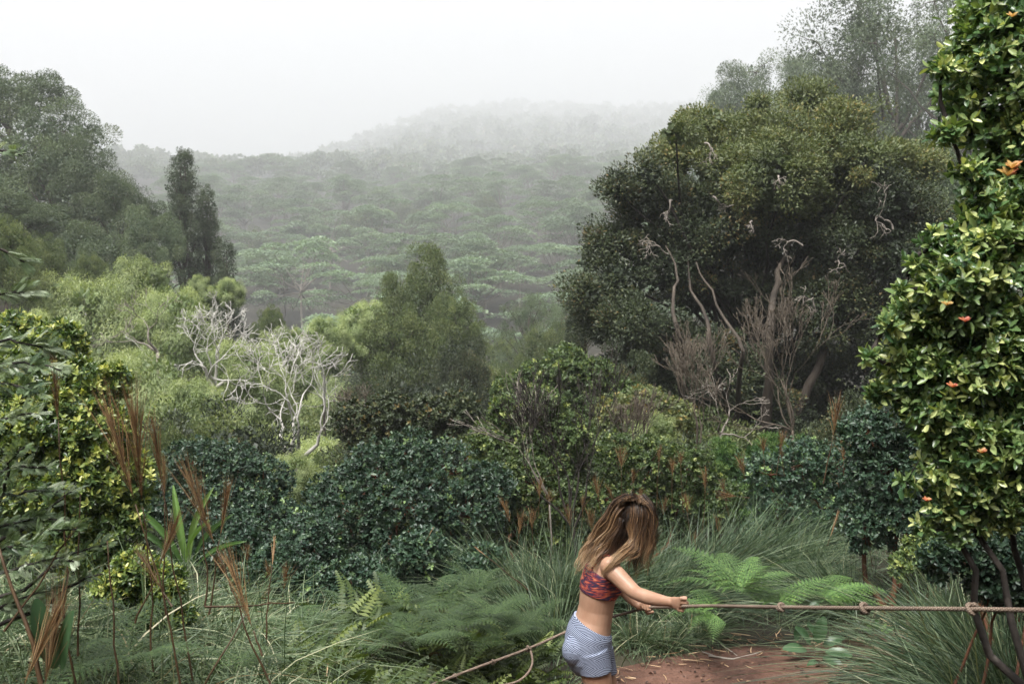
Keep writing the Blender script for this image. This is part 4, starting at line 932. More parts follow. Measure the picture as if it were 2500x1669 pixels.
# low fern carpet
rng = np.random.default_rng(610); n = 1900
x = rng.uniform(-1.9, .25, n); y = rng.uniform(4.3, 6.7, n); k = (pathdist(x, y) > .55) & (x > -1.15 + .25 * rng.random(n)); x, y = x[k], y[k]; n = len(x)
pv, pf = [], []
for i_ in range(9):
    t_ = .14 + .80 * i_ / 9; l_ = .30 * (1 - t_) ** .7
    for s_ in (-1, 1):
        o_ = len(pv); pv += [[0, t_, .3 * (t_ - t_ * t_)], [s_ * l_ * .5, t_ - .030 + l_ * .15, .3 * (t_ - t_ * t_)], [s_ * l_, t_ + l_ * .35, .3 * (t_ - t_ * t_) - .05], [s_ * l_ * .5, t_ + .040 + l_ * .20, .3 * (t_ - t_ * t_) + .012]]; pf.append([o_, o_ + 1, o_ + 2, o_ + 3])
st = (np.array(pv), np.array(pf)); a = rng.uniform(0, 6.28, n); S = rng.uniform(.16, .32, n)
D = np.stack([np.cos(a), np.sin(a), rng.uniform(.0, .9, n)], 1); N = np.stack([-np.cos(a) * .5, -np.sin(a) * .5, np.ones(n)], 1) + rng.normal(size=(n, 3)) * .25
hh = rng.uniform(.03, .30, n) * np.where(y < 5.7, .45, 1.0)
V, F, v = scatter(st, np.stack([x, y, terrain(x, y) + hh], 1), D, N, S, np.clip(rng.normal(.5, .2, n) + .3 * (hh - .2), 0, 1))
tag(link("fern_carpet", mesh_np("fern_carpet", V, F, v, mat=M['fernlow'])), "low carpet of small yellow-green ferns under the rope left of the person", "ground cover", kind='stuff')

# ------------------------------------------------------------------ feathery seed heads on stalks
def seed_mesh(seed, n=70, L=.24, fan=.16, w=.0022, mat='seed', curl=.05):
    rng = np.random.default_rng(seed); t0 = rng.random(n) ** .8 * .6 * L; a = rng.uniform(0, 6.28, n); o = fan * rng.uniform(.1, 1, n) * (1.2 - t0 / L)
    B = np.stack([np.zeros(n), np.zeros(n), t0], 1); D = np.stack([np.cos(a) * o, np.sin(a) * o, np.ones(n)], 1)
    V, F, v = blades(rng, B, D, (L - t0) * rng.uniform(.35, 1.05, n), w, np.stack([np.cos(a) * o * .5 + curl, np.sin(a) * o * .5, np.zeros(n)], 1), np.clip(rng.normal(.45, .25, n), 0, 1), seg=4)
    return mesh_np("seed_head", V, F, v, mat=M[mat])
SEEDN = [seed_mesh(700 + i, 130, .28, f * 1.35, .0012) for i, f in enumerate([.13, .2, .10])]      # near, fine
SEEDF = [seed_mesh(710 + i, 75, .24, f * 1.7, .0026) for i, f in enumerate([.18, .28, .35])]     # a few metres on
SEEDS = [seed_mesh(720, 60, .22, .08, .004, 'straw')]
def stalk(px0, py0, px1, py1, Y, head, L, label, group, r=.0035, Y0=None, mesh=None, bow=.02, bare_top=False, name="seed_grass"):
    """Stalk from its foot (px0,py0) to the top of its head (px1,py1)."""
    b = np.array(at(px0, py0, Y0 or Y)); t = np.array(at(px1, py1, Y)); d = (t - b); LL = np.linalg.norm(d); d /= LL
    e = empty(name, b); tag(e, label, "grass stalk", group)
    n0 = t - d * L - b if not bare_top else t - b
    p = limb(np.random.default_rng(int(px0 * 7 + py1)), (0, 0, 0), n0, r, r * .5, 8, bow)
    V = p[:, :3]
    link("stalk", tube_mesh("stalk", [p], 5, M['stalk']), e)
    if not bare_top:
        h = link("seed_head", head, e); h.location = n0; dd = p[-1, :3] - p[-3, :3] + d * .05
        h.rotation_euler = Vector(dd).to_track_quat('Z', 'Y').to_euler(); k = L / .26; h.scale = (k, k, k)
    return e
GN = "rust-brown seed stalks in the left foreground"
near = [
 (185, 1669, 132, 870, 3.3, 0, .22, "dark brown seed stalk nearest the left edge, its narrow head against the yellow-green bush"),
 (440, 1669, 258, 940, 3.4, 1, .42, "tall rust-brown seed stalk with a dark split head, second from the left edge"),
 (375, 1640, 328, 932, 3.5, 1, .44, "tallest rust-brown seed head of the pair in front of the pale weeping trees"),
 (470, 1660, 368, 1010, 3.6, 2, .26, "thin seed stalk just right of the tall rust pair, its head reaching lower"),
 (405, 1500, 400, 1110, 3.7, 0, .18, "small narrow rust seed head between the tall pair and the drooping one"),
 (660, 1669, 436, 1110, 3.5, 1, .36, "long seed stalk bowing left with a drooping brown head over the dark shrub"),
 (500, 1480, 486, 1165, 3.8, 0, .15, "short rust seed head hanging behind the bowed one"),
 (510, 1500, 558, 1165, 3.9, 2, .24, "pale tan forked seed head right of the bowed one"),
 (330, 1520, 448, 1245, 3.5, 0, .22, "rust seed head slanting up to the right in the middle of the stalk group"),
 (420, 1480, 330, 1330, 3.4, 1, .20, "brushy dark seed head slanting left above the tangled grass"),
 (640, 1600, 545, 1330, 3.3, 1, .30, "broad brushy rust seed head low on the right of the stalk group"),
 (650, 1560, 672, 1290, 4.4, 3, .16, "straw-coloured narrow seed head standing right of the broad brushy one"),
 (190, 1600, 196, 1205, 3.4, None, .1, "bare reddish stalk standing beside the leftmost seed stalk"),
 (100, 1669, -5, 1330, 3.0, None, .1, "thick bare golden-brown stalk leaning at the left edge"),
 (10, 1540, 200, 1270, 3.1, None, .1, "bare stalk slanting up right from the left edge"),
 (110, 1669, 160, 1400, 3.0, 1, .34, "brown brushy head low at the bottom left corner, pointing up"),
 (60, 1669, 150, 1460, 2.9, 0, .26, "brown brush-like head in the bottom left corner grass"),
 (290, 1669, 262, 1320, 3.3, None, .1, "bare dark green stalk in the middle of the bottom left grass"),
 (500, 1669, 600, 1500, 3.4, None, .1, "short bare brown stalk in the grass below the broad brushy head"),
 (500, 1480, 720, 1470, 3.4, None, .1, "dark bare twig lying level across the grass below the brushy heads"),
]
for px0, py0, px1, py1, Y, hi_, L, lb in near:
    stalk(px0, py0, px1, py1, Y, (SEEDN + SEEDS)[hi_] if hi_ is not None else None, L, lb, GN, r=.0042 if 'thick' not in lb else .009, bow=.035, bare_top=hi_ is None, Y0=Y - .1, name="seed_grass" if hi_ is not None else "bare_stalk")
stalk(1290, 1440, 1148, 1325, 5.6, SEEDS[0], .14, "bent straw stalk with a thin tip left of the person, over the ferns", "single seed stalks by the path", r=.004)
stalk(1040, 1320, 1062, 1280, 7.0, SEEDS[0], .10, "single pale seed tip in front of the domed glossy shrub", "single seed stalks by the path", r=.003)
stalk(2010, 1180, 2058, 945, 8.0, SEEDF[0], .40, "tall orange seed head standing alone against the dark right side", "single seed stalks by the path", r=.006)
stalk(2020, 1330, 2055, 1230, 7.4, SEEDS[0], .26, "pale slanting seed head above the bright ferns on the right", "single seed stalks by the path", r=.003)
far = [(1520, 1240, 1522, 1070, 8.6), (1548, 1240, 1545, 1130, 8.4), (1603, 1240, 1601, 1082, 8.8), (1640, 1240, 1635, 1100, 8.6), (1668, 1250, 1655, 1100, 9.2), (1715, 1300, 1712, 1128, 8.5), (1780, 1260, 1773, 1150, 9), (1690, 1330, 1660, 1180, 8.4),
       (1820, 1170, 1792, 1085, 8.8), (1868, 1150, 1862, 1045, 9), (1915, 1160, 1888, 1058, 8.8), (1895, 1160, 1915, 1045, 9.2), (2060, 1160, 2055, 1060, 8.4), (1315, 1260, 1318, 1150, 8.6), (1240, 1260, 1205, 1195, 8), (1262, 1330, 1264, 1230, 8.2),
       (1302, 1330, 1300, 1225, 8.4), (1420, 1300, 1418, 1205, 8.8), (1452, 1330, 1445, 1225, 8.6), (1395, 1300, 1392, 1210, 8.9), (1470, 1260, 1462, 1150, 9), (1500, 1230, 1490, 1165, 8.7), (1830, 1215, 1735, 1200, 8.2), (1700, 1380, 1680, 1290, 8.2),
       (2130, 1380, 2112, 1270, 7.6), (2168, 1340, 2165, 1268, 7.8), (2210, 1330, 2205, 1255, 8), (2150, 1260, 2150, 1200, 8.1), (2085, 1330, 2080, 1240, 8.3), (560, 1430, 520, 1330, 7), (610, 1440, 605, 1320, 7.2), (660, 1440, 650, 1350, 7.4), (690, 1460, 700, 1370, 7.0), (640, 1480, 655, 1400, 6.8),
       (1560, 1260, 1575, 1180, 9.2), (1620, 1260, 1622, 1185, 9.3), (1760, 1330, 1752, 1240, 8.5), (1340, 1290, 1345, 1185, 9)]
rr = random.Random(3)
for i, (a, b, c, d, Y) in enumerate(far):
    side = "behind the person among the shrubs" if 1150 < a < 1850 else ("in the shaded shrubs right of the person" if a >= 1850 else "in front of the dark shrubs at the lower left")
    c += rr.uniform(-16, 16); d += rr.uniform(-12, 18)
    stalk(a, b, c, d, Y, SEEDF[rr.randrange(3)], rr.uniform(.17, .27), "small rust-orange feathery seed head standing " + side, "rust-orange seed heads " + side, r=.004, Y0=Y)

# ------------------------------------------------------------------ broad-leaved plants, twigs, roots
def broad_plant(px, py, Y, label, leaves, mat='broad', tpl=_ovate(.24, .05, -.22)):
    b = at(px, py, Y); e = empty("broad_leaved_plant", b); tag(e, label, "plant")
    for i, (dx, dy, dz, L) in enumerate(leaves):
        d = np.array([[dx, dy, dz]]); P = norm(d) * .06
        V, F, v = scatter(tpl, P, d, np.array([[-dx * .2, -.6, 1.0]]), L, np.array([.3 + .15 * (i % 4)]))
        me = mesh_np("leaf", V, F, v, mat=M[mat]); o = link("leaf", me, e); md = o.modifiers.new("smooth", 'SUBSURF'); md.levels = 2; md.render_levels = 2
    return e
broad_plant(1990, 1590, 6.9, "dark broad-leaved plant on the path's far edge under the first rope knot", [(-.2, -.5, -.25, .22), (.6, -.3, .1, .2), (-.7, -.2, .2, .2), (.1, -.2, .8, .22), (.35, -.5, -.1, .2), (-.45, -.2, .7, .2), (.8, 0, .5, .18), (-.1, -.5, .3, .17)])
broad_plant(1955, 1500, 7.0, "pair of small broad leaves hanging just below the rope right of the first knot", [(-.2, -.3, -.6, .13), (.4, -.3, -.5, .12), (-.5, -.1, .2, .12), (.5, 0, .4, .12)])
broad_plant(150, 1680, 3.0, "large dark green pointed leaf in the bottom left grass", [(-.1, -.25, .9, .26), (.15, -.2, .8, .22)], tpl=_ovate(.15, .03, -.15))
broad_plant(460, 1400, 7.2, "pale strap-leaved plant behind the rust stalks at the left", [(-.6, -.2, .8, .55), (-.35, -.3, .9, .6), (-.1, -.2, 1, .6), (.15, -.2, 1, .6), (.4, -.2, .9, .5), (.6, -.2, .6, .45), (.1, -.4, .7, .5), (-.8, -.2, .4, .35)], 'fern', _ovate(.055, .015, -.42))
broad_plant(2140, 1560, 6.6, "small upright weed with paired leaves at the right end of the path", [(-.5, -.2, .5, .08), (.5, -.2, .5, .08), (-.5, 0, .9, .07), (.5, 0, .9, .07), (0, 0, 1, .08)], 'fern')
def twig(pts, Y, label, r=.006, mat='greywood', name="twig"):
    P = []
    for px, py in pts:
        p = at(px, py, Y); P.append(p)
    b = P[0]; paths = [[(*(p - b), r * (1 - .6 * i / len(P))) for i, p in enumerate(P)]]
    o = link(name, tube_mesh(name, paths, 6, M[mat])); o.location = b; tag(o, label, name.replace('_', ' '))
    return o
def lay(pts, label, r=.006, mat='greywood', name="twig", lift=.035):
    """A twig lying on the ground; points found on the terrain."""
    P = []
    for px, py in pts:
        Y = 7.0
        for _ in range(30): 
            z = at(px, py, Y).z; e = z - (tz((px - 1250) / FPX * Y, Y) + lift); Y += e * 2.2
            Y = min(max(Y, 4), 9)
        P.append(at(px, py, Y))
    b = P[0]; o = link(name, tube_mesh(name, [[(*(p - b), r * (1 - .6 * i / len(P))) for i, p in enumerate(P)]], 6, M[mat])); o.location = b
    tag(o, label, name.replace('_', ' '))
lay([(1730, 1600), (1790, 1608), (1840, 1596), (1865, 1587)], "pale forked twig lying across the back of the red path", .008)
lay([(1715, 1590), (1760, 1605), (1810, 1612)], "thin twig on the red path left of the pale forked one", .005)
lay([(1760, 1572), (1790, 1592), (1800, 1600)], "short twig sloping onto the red path from the grass", .005)
lay([(2060, 1640), (2090, 1618), (2130, 1612), (2180, 1628)], "brown root arching over the right end of the path", .020, 'bark', "root", .05)
lay([(2030, 1669), (2060, 1655), (2110, 1655), (2160, 1668)], "thicker brown root at the bottom edge of the path", .026, 'bark', "root", .05)
lay([(2010, 1612), (2070, 1598), (2150, 1608)], "thin brown root behind the arching one", .012, 'bark', "root", .05)
for px, py, s, lb in [(1905, 1586, .07, "brown fallen leaf behind the red path near the broad-leaved plant"), (1895, 1632, .045, "small orange fallen leaf lying on the red path"), (2200, 1550, .09, "reddish fallen leaf in the grass right of the path"), (2230, 1563, .07, "tan fallen leaf beside the reddish one right of the path"), (2090, 1560, .07, "tan fallen leaf in the grass below the second rope knot"), (2390, 1412, .05, "yellow fallen leaf caught in the long grass above the rope")]:
    Y = 7.0 if px < 2300 else 5.7; p = at(px, py, Y)
    V, F, v = scatter(_ovate(.3, .12, -.1), np.zeros((1, 3)), np.array([[1, -.3, .1]]), np.array([[0, -.5, 1]]), s, np.array([.45]))
    o = link("fallen_leaf", mesh_np("fallen_leaf", V, F, v, mat=M['seed' if px < 2150 else 'flush'] if 'tan' not in lb else M['straw'])); o.location = p; tag(o, lb, "leaf")

# ------------------------------------------------------------------ the person
PD = 5.45
def P3(px, py, dy=0.0): return np.array(at(px, py, PD + dy))
PXM = PD / FPX
class Body:
    """Overlapping closed lofts, fused into one surface."""
    def __init__(s): s.V, s.F, s.n = [], [], 0
    def rings(s, R, k=20, cap=True):
        """R: list of (centre, ux, uy) with ux, uy the half axes."""
        a = np.linspace(0, 2 * np.pi, k, endpoint=False); o = s.n
        for c, ux, uy in R:
            s.V.append(np.asarray(c)[None] + np.cos(a)[:, None] * np.asarray(ux)[None] + np.sin(a)[:, None] * np.asarray(uy)[None])
        for i in range(len(R) - 1):
            b = o + i * k + np.arange(k); c = o + i * k + (np.arange(k) + 1) % k
            s.F += [tuple(x) for x in np.stack([b, c, c + k, b + k], 1)]
        s.n += len(R) * k
        s.F.append(tuple(range(o + k - 1, o - 1, -1))); s.F.append(tuple(range(s.n - k, s.n)))
    def ell(s, c, ax, ay, az, k=16, m=10):
        R = []
        for i in range(1, m):
            t = math.pi * i / m; R.append((np.asarray(c) - np.asarray(az) * math.cos(t), np.asarray(ax) * math.sin(t), np.asarray(ay) * math.sin(t)))
        s.rings(R, k)
    def ball(s, c, r): s.ell(c, (r, 0, 0), (0, r, 0), (0, 0, r), 12, 8)
    def limb(s, pts, flat=1.0, k=16, ends=True):
        """pts: list of (point, radius)."""
        P = np.array([p for p, r in pts]); r = [q for p, q in pts]
        T = norm(np.gradient(P, axis=0)); R = []
        ref = np.array([0, 1.0, 0.05])
        for i in range(len(P)):
            u = np.cross(ref, T[i]); u /= np.linalg.norm(u); w = np.cross(T[i], u); R.append((P[i], u * r[i], w * r[i] * flat))
        s.rings(R, k)
        if ends: s.ball(P[0], r[0] * .97); s.ball(P[-1], r[-1] * .97)
    def mesh(s, name, voxel=None, smooth=0, mat=None):
        V = np.concatenate(s.V); me = bpy.data.meshes.new(name); me.from_pydata(V.tolist(), [], [tuple(int(i) for i in f) for f in s.F]); me.update()
        if voxel:
            o = bpy.data.objects.new("build", me); C.objects.link(o)
            m = o.modifiers.new("r", 'REMESH'); m.mode = 'VOXEL'; m.voxel_size = voxel; m.use_smooth_shade = True
            if smooth: q = o.modifiers.new("s", 'SMOOTH'); q.factor = .5; q.iterations = smooth
            dg = bpy.context.evaluated_depsgraph_get(); me2 = bpy.data.meshes.new_from_object(o.evaluated_get(dg)); me2.name = name
            bpy.data.objects.remove(o); me = me2
        for p in me.polygons: p.use_smooth = True
        if mat: me.materials.clear(); me.materials.append(mat)
        return me

def skin_mat():
    m, n, out = new_mat("skin"); L = n.links.new
    tc = n.nodes.new("ShaderNodeTexCoord"); no = n.nodes.new("ShaderNodeTexNoise"); no.inputs["Scale"].default_value = 9; no.inputs["Detail"].default_value = 5; L(tc.outputs["Object"], no.inputs["Vector"])
    r = ramp(n, [(.3, (.30, .168, .108)), (.7, (.40, .240, .162))]); L(no.outputs[0], r.inputs[0])
    b = n.nodes.new("ShaderNodeBsdfPrincipled"); L(r.outputs[0], b.inputs["Base Color"]); b.inputs["Roughness"].default_value = .48; b.inputs["Specular IOR Level"].default_value = .4
    b.inputs["Subsurface Weight"].default_value = .12; b.inputs["Subsurface Radius"].default_value = (.012, .005, .003); b.inputs["Subsurface Scale"].default_value = 1
    L(b.outputs[0], out.inputs[0]); return m
M['skin'] = skin_mat()

def fabric_mat(name, kind):
    m, n, out = new_mat(name); L = n.links.new
    tc = n.nodes.new("ShaderNodeTexCoord"); mp = n.nodes.new("ShaderNodeMapping"); L(tc.outputs["Object"], mp.inputs[0])
    b = n.nodes.new("ShaderNodeBsdfPrincipled"); b.inputs["Roughness"].default_value = .8
    if kind == 'shorts':
        ws = []
        for ang, sc in ((.35, 44), (-.45, 38)):
            mq = n.nodes.new("ShaderNodeMapping"); mq.inputs["Rotation"].default_value = (0, math.radians(90) + ang, 0); L(tc.outputs["Object"], mq.inputs[0])
            w = n.nodes.new("ShaderNodeTexWave"); w.inputs["Scale"].default_value = sc; w.inputs["Distortion"].default_value = 3.5; w.inputs["Detail"].default_value = 1; w.inputs["Detail Scale"].default_value = .35; L(mq.outputs[0], w.inputs["Vector"]); ws.append(w)
        w3 = n.nodes.new("ShaderNodeTexWave"); w3.inputs["Scale"].default_value = 4.2; w3.inputs["Distortion"].default_value = 4; mq = n.nodes.new("ShaderNodeMapping"); mq.inputs["Rotation"].default_value = (0, math.radians(80), 0); L(tc.outputs["Object"], mq.inputs[0]); L(mq.outputs[0], w3.inputs["Vector"])
        st = n.nodes.new("ShaderNodeMath"); st.operation = 'GREATER_THAN'; st.inputs[1].default_value = .5; L(w3.outputs["Fac"], st.inputs[0])
        mx = n.nodes.new("ShaderNodeMix"); mx.data_type = 'FLOAT'; L(st.outputs[0], mx.inputs[0]); L(ws[0].outputs["Fac"], mx.inputs[2]); L(ws[1].outputs["Fac"], mx.inputs[3])
        r = ramp(n, [(.36, (.018, .026, .060)), (.62, (.30, .34, .44))]); L(mx.outputs[0], r.inputs[0])
    else:
        mp.inputs["Scale"].default_value = (1, 1, 4.5); mp.inputs["Rotation"].default_value = (0, .25, 0)
        no = n.nodes.new("ShaderNodeTexNoise"); no.inputs["Scale"].default_value = 14; no.inputs["Detail"].default_value = 7; no.inputs["Distortion"].default_value = 1.2; L(mp.outputs[0], no.inputs["Vector"])
        r = ramp(n, [(.42, (.020, .012, .040)), (.49, (.10, .014, .030)), (.57, (.34, .055, .030)), (.70, (.52, .18, .09))]); L(no.outputs[0], r.inputs[0])
    L(r.outputs[0], b.inputs["Base Color"]); L(b.outputs[0], out.inputs[0]); return m
M['shorts'] = fabric_mat("zigzag_fabric", 'shorts'); M['top'] = fabric_mat("marbled_fabric", 'top')

feet0 = Vector((P3(1460, 1560)[0], PD, tz(P3(1460, 1560)[0], PD)))
person = empty("person", feet0); tag(person, "woman with long wavy hair in patterned shorts and orange crop top pulling the knotted rope", "person")
GZ = feet0.z
TOR = [(1448, 1630, 40, .120), (1438, 1602, 54, .158), (1434, 1572, 56, .166), (1440, 1540, 53, .156), (1450, 1508, 45, .130), (1455, 1482, 43, .122), (1459, 1455, 45, .128), (1464, 1428, 47, .138), (1472, 1400, 45, .148), (1482, 1376, 37, .148), (1494, 1354, 22, .085)]
def tor_ring(i, inf=0.0):
    """Ring of the torso at (fractional) station i."""
    q = [np.interp(i, range(len(TOR)), [t[k] for t in TOR]) for k in range(4)]
    q0 = [np.interp(min(i + .5, len(TOR) - 1), range(len(TOR)), [t[k] for t in TOR]) for k in range(2)]; q1 = [np.interp(max(i - .5, 0), range(len(TOR)), [t[k] for t in TOR]) for k in range(2)]
    ax = norm((P3(*q0) - P3(*q1))[None])[0]; uy = np.array([0, 1.0, 0]); ux = np.cross(uy, ax); ux /= np.linalg.norm(ux)
    return (P3(q[0], q[1]), ux * (q[2] * PXM + inf), uy * (q[3] + inf))
B_ = Body()
B_.rings([tor_ring(i) for i in np.linspace(0, 10, 31)], 28)
for s in (-1, 1):
    B_.ell(P3(1412, 1583, s * .075), (.082, 0, .01), (0, .078, 0), (0, 0, .085))               # buttocks
    B_.ell(P3(1494, 1437, s * .062), (.050, 0, -.012), (0, .055, 0), (.012, 0, .052))           # bust
    B_.ell(P3(1489, 1382, s * .150), (.055, 0, 0), (0, .050, 0), (0, 0, .055))                  # shoulders
B_.limb([(P3(1490, 1362), .062), (P3(1505, 1335), .053), (P3(1524, 1308), .052)])               # neck
# head, tipped down towards the hands
hc = P3(1543, 1266); fd = np.array([.90, 0, -.43]); fd /= np.linalg.norm(fd); ud = np.array([.43, 0, .90]); ud /= np.linalg.norm(ud); sdv = np.array([0, 1.0, 0])
def HD(f, s, u): return hc + fd * f + sdv * s + ud * u
B_.ell(HD(-.010, 0, .025), fd * .094, sdv * .074, ud * .090)
B_.ell(HD(.035, 0, -.045), fd * .058, sdv * .056, ud * .072)
B_.ell(HD(.070, 0, -.092), fd * .022, sdv * .028, ud * .022)                                    # chin
B_.limb([(HD(.086, 0, .005), .010), (HD(.102, 0, -.022), .012), (HD(.104, 0, -.034), .013)])       # nose
B_.ell(HD(.084, 0, .022), fd * .014, sdv * .045, ud * .012)                                     # brow
for u_, w_ in ((-.060, .010), (-.072, .011)): B_.ell(HD(.086, 0, u_), fd * .012, sdv * .024, ud * w_ * .7)  # lips
for s in (-1, 1): B_.ell(HD(-.002, s * .074, -.012), fd * .018, sdv * .010, ud * .030)           # ears
def hand(W, K0, K1, palm_t, nrm, curl, thumb_base, thumb_dir, sc=1.0):
    """W wrist, K0-K1 the knuckle row along the rope; fingers wrap about the rope under it."""
    W, K0, K1 = map(np.asarray, (W, K0, K1)); Kc = (K0 + K1) / 2; row = norm((K1 - K0)[None])[0]; L = norm((Kc - W)[None])[0]
    n_ = norm(np.asarray(nrm, float)[None])[0]
    Wd = row * .026 * sc
    B_.rings([(W, Wd, n_ * .020 * sc), (W * .6 + Kc * .4, row * .036 * sc, n_ * .020 * sc), (Kc, (K1 - K0) * .60, n_ * .016 * sc)], 14)
    a, b = [norm(np.asarray(c, float)[None])[0] for c in curl]
    for i, ln in enumerate((.78, .95, 1.0, .88)):
        k = K0 + (K1 - K0) * (i / 3); j1 = k + a * .034 * ln * sc; j2 = j1 + b * .026 * ln * sc; j3 = j2 - a * .020 * ln * sc + b * .002
        B_.limb([(k, .0098 * sc), (j1, .0092 * sc), (j2, .0082 * sc), (j3, .0072 * sc)], k=10)
    t0 = W * .55 + K1 * .45 + b * .012; B_.limb([(t0, .012 * sc), (np.asarray(thumb_base), .0105 * sc), (np.asarray(thumb_base) + norm(np.asarray(thumb_dir, float)[None])[0] * .030, .0085 * sc)], k=10)
# near (right) arm
B_.limb([(P3(1490, 1386, -.150), .052), (P3(1503, 1400, -.185), .050), (P3(1528, 1425, -.235), .045), (P3(1549, 1444, -.285), .039), (P3(1560, 1450, -.315), .037), (P3(1580, 1457, -.345), .038), (P3(1604, 1463, -.390), .034), (P3(1628, 1467, -.435), .026), (P3(1638, 1468, -.455), .0255)], .92)
hand(P3(1634, 1467, -.45), P3(1657, 1488, -.500), P3(1662, 1459, -.520), .02, (0, -1, .1), [(.93, -.30, -.10), (.15, .95, 0)], P3(1668, 1466, -.50), (.8, .3, -.45))
# far (left) arm
B_.limb([(P3(1490, 1388, .145), .050), (P3(1508, 1412, .120), .044), (P3(1528, 1445, .075), .038), (P3(1533, 1450, .065), .036), (P3(1545, 1462, .02), .034), (P3(1556, 1473, -.02), .026), (P3(1560, 1477, -.035), .024)], .92)
hand(P3(1559, 1476, -.03), P3(1568, 1474, -.055), P3(1586, 1477, -.115), .02, (-.1, -.5, .8), [(.1, -.8, -.6), (.05, .95, -.4)], P3(1582, 1497, -.07), (.6, -.2, .3))
# legs
def zp(px, py, dy): return P3(px, py, dy)
for s, k, an, fx in ((-1, (1482, 1765), (1452, 1900), 0), (1, (1492, 1768), (1486, 1898), .02)):
    dyy = s * .088; kn = zp(*k, dyy); an3 = zp(*an, dyy * .9); an3[2] = GZ + .085; hp = zp(1442 if s < 0 else 1455, 1585, s * .085)
    mid = hp * .5 + kn * .5
    B_.limb([(hp, .090), (hp * .78 + kn * .22, .088), (mid, .076), (hp * .22 + kn * .78, .060), (kn, .053), (kn * .75 + an3 * .25 + [-.012, 0, 0], .053), (kn * .45 + an3 * .55, .042), (an3 * .88 + kn * .12, .031), (an3, .034)], .96, 20)
    z = GZ + .022
    B_.rings([((an3[0] - .055, an3[1], z + .018), (0, .028, 0), (0, 0, .030)), ((an3[0] - .01, an3[1], z + .025), (0, .036, 0), (0, 0, .045)), ((an3[0] + .06, an3[1], z + .012), (0, .040, 0), (0, 0, .034)), ((an3[0] + .12, an3[1], z), (0, .045, 0), (0, 0, .022)), ((an3[0] + .15, an3[1], z - .004), (0, .040, 0), (0, 0, .016))], 14)
    for j in range(5): B_.limb([((an3[0] + .14, an3[1] + s * (-.034 + j * .017), z - .004), .010), ((an3[0] + .178 - j * .008, an3[1] + s * (-.034 + j * .017), z - .008), .011 - j * .0012)], k=8)
ob = link("body", B_.mesh("body", .0042, 5, M['skin']), person)
ob.matrix_parent_inverse = person.matrix_world.inverted()
def pchild(name, me, parent=person):
    o = link(name, me); o.parent = parent; o.matrix_parent_inverse = Matrix.Translation(feet0).inverted(); return o
ob.matrix_parent_inverse = Matrix.Translation(feet0).inverted()
# eyes
for s in (-1, 1):
    b = Body(); b.ball(HD(.074, s * .031, .000), .0125); pchild("eye", b.mesh("eye", mat=noise_mat("eye_white", [(.3, (.5, .48, .45)), (.7, (.6, .58, .55))], bump=0, rough=.2)))
# shorts
S_ = Body()
def tilt(r, a):
    c, ux, uy = r; ca, sa = math.cos(a), math.sin(a); ax = np.cross(ux, uy); ax = ax / np.linalg.norm(ax) * np.linalg.norm(ux)
    return (c, ux * ca - ax * sa if ax[2] > 0 else ux * ca + ax * sa, uy)
S_.rings([tor_ring(.2, .010), tor_ring(.7, .011), tor_ring(1.2, .011), tor_ring(1.8, .010), tor_ring(2.4, .009), tor_ring(3.0, .009), tilt(tor_ring(3.62, .008), .20)], 32)
for s in (-1, 1):
    S_.ell(P3(1412, 1583, s * .075), (.091, 0, .01), (0, .087, 0), (0, 0, .094))
    hp = zp(1442 if s < 0 else 1455, 1585, s * .085); kn = zp(*((1482, 1765) if s < 0 else (1492, 1768)), s * .088); f = .29
    d = kn - hp; e = hp + d * f; u = np.cross([0, 1.0, 0], d); u /= np.linalg.norm(u); dn = d / np.linalg.norm(d)
    R = []
    for t in (0, .12, .20, f):
        k = t / f; tl = dn * .022 * k
        R.append((hp + d * t, (u - dn * .10 * k * (1 if s < 0 else 2.2)) * (.099 - .006 * k), np.array([0, 1.0, 0]) * (.096 - .004 * k)))
    S_.rings(R, 28)
pchild("shorts", S_.mesh("shorts", .0042, 4, M['shorts']))
# crop top: a band round the chest and two thin straps
K_ = Body()
K_.rings([tilt(tor_ring(i, .0065), .06) for i in np.linspace(6.35, 8.25, 9)], 32)
for s in (-1, 1): K_.ell(P3(1494, 1437, s * .062), (.056, 0, -.012), (0, .060, 0), (.012, 0, .050))
pchild("crop_top", K_.mesh("crop_top", .004, 3, M['top']))
for s in (-1, 1):
    tube = [[(*P3(1440, 1410, s * .085), .006), (*P3(1447, 1385, s * .09), .006), (*P3(1480, 1352, s * .095), .006), (*P3(1508, 1368, s * .09), .006), (*P3(1514, 1400, s * .08), .006)]]
    pchild("strap", tube_mesh("strap", tube, 8, M['top']))

# hair: a scalp mass and some thousands of tapering strands gathered in locks
def hair_mat():
    m, n, out = new_mat("hair"); L = n.links.new
    a = n.nodes.new("ShaderNodeAttribute"); a.attribute_name = "v"
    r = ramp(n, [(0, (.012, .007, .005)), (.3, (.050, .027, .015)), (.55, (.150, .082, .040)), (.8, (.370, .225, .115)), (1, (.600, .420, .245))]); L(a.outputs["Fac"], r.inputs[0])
    b = n.nodes.new("ShaderNodeBsdfPrincipled"); b.inputs["Roughness"].default_value = .42; b.inputs["Specular IOR Level"].default_value = .35; L(r.outputs[0], b.inputs["Base Color"]); L(b.outputs[0], out.inputs[0]); return m
M['hair'] = hair_mat()
rng = np.random.default_rng(900)
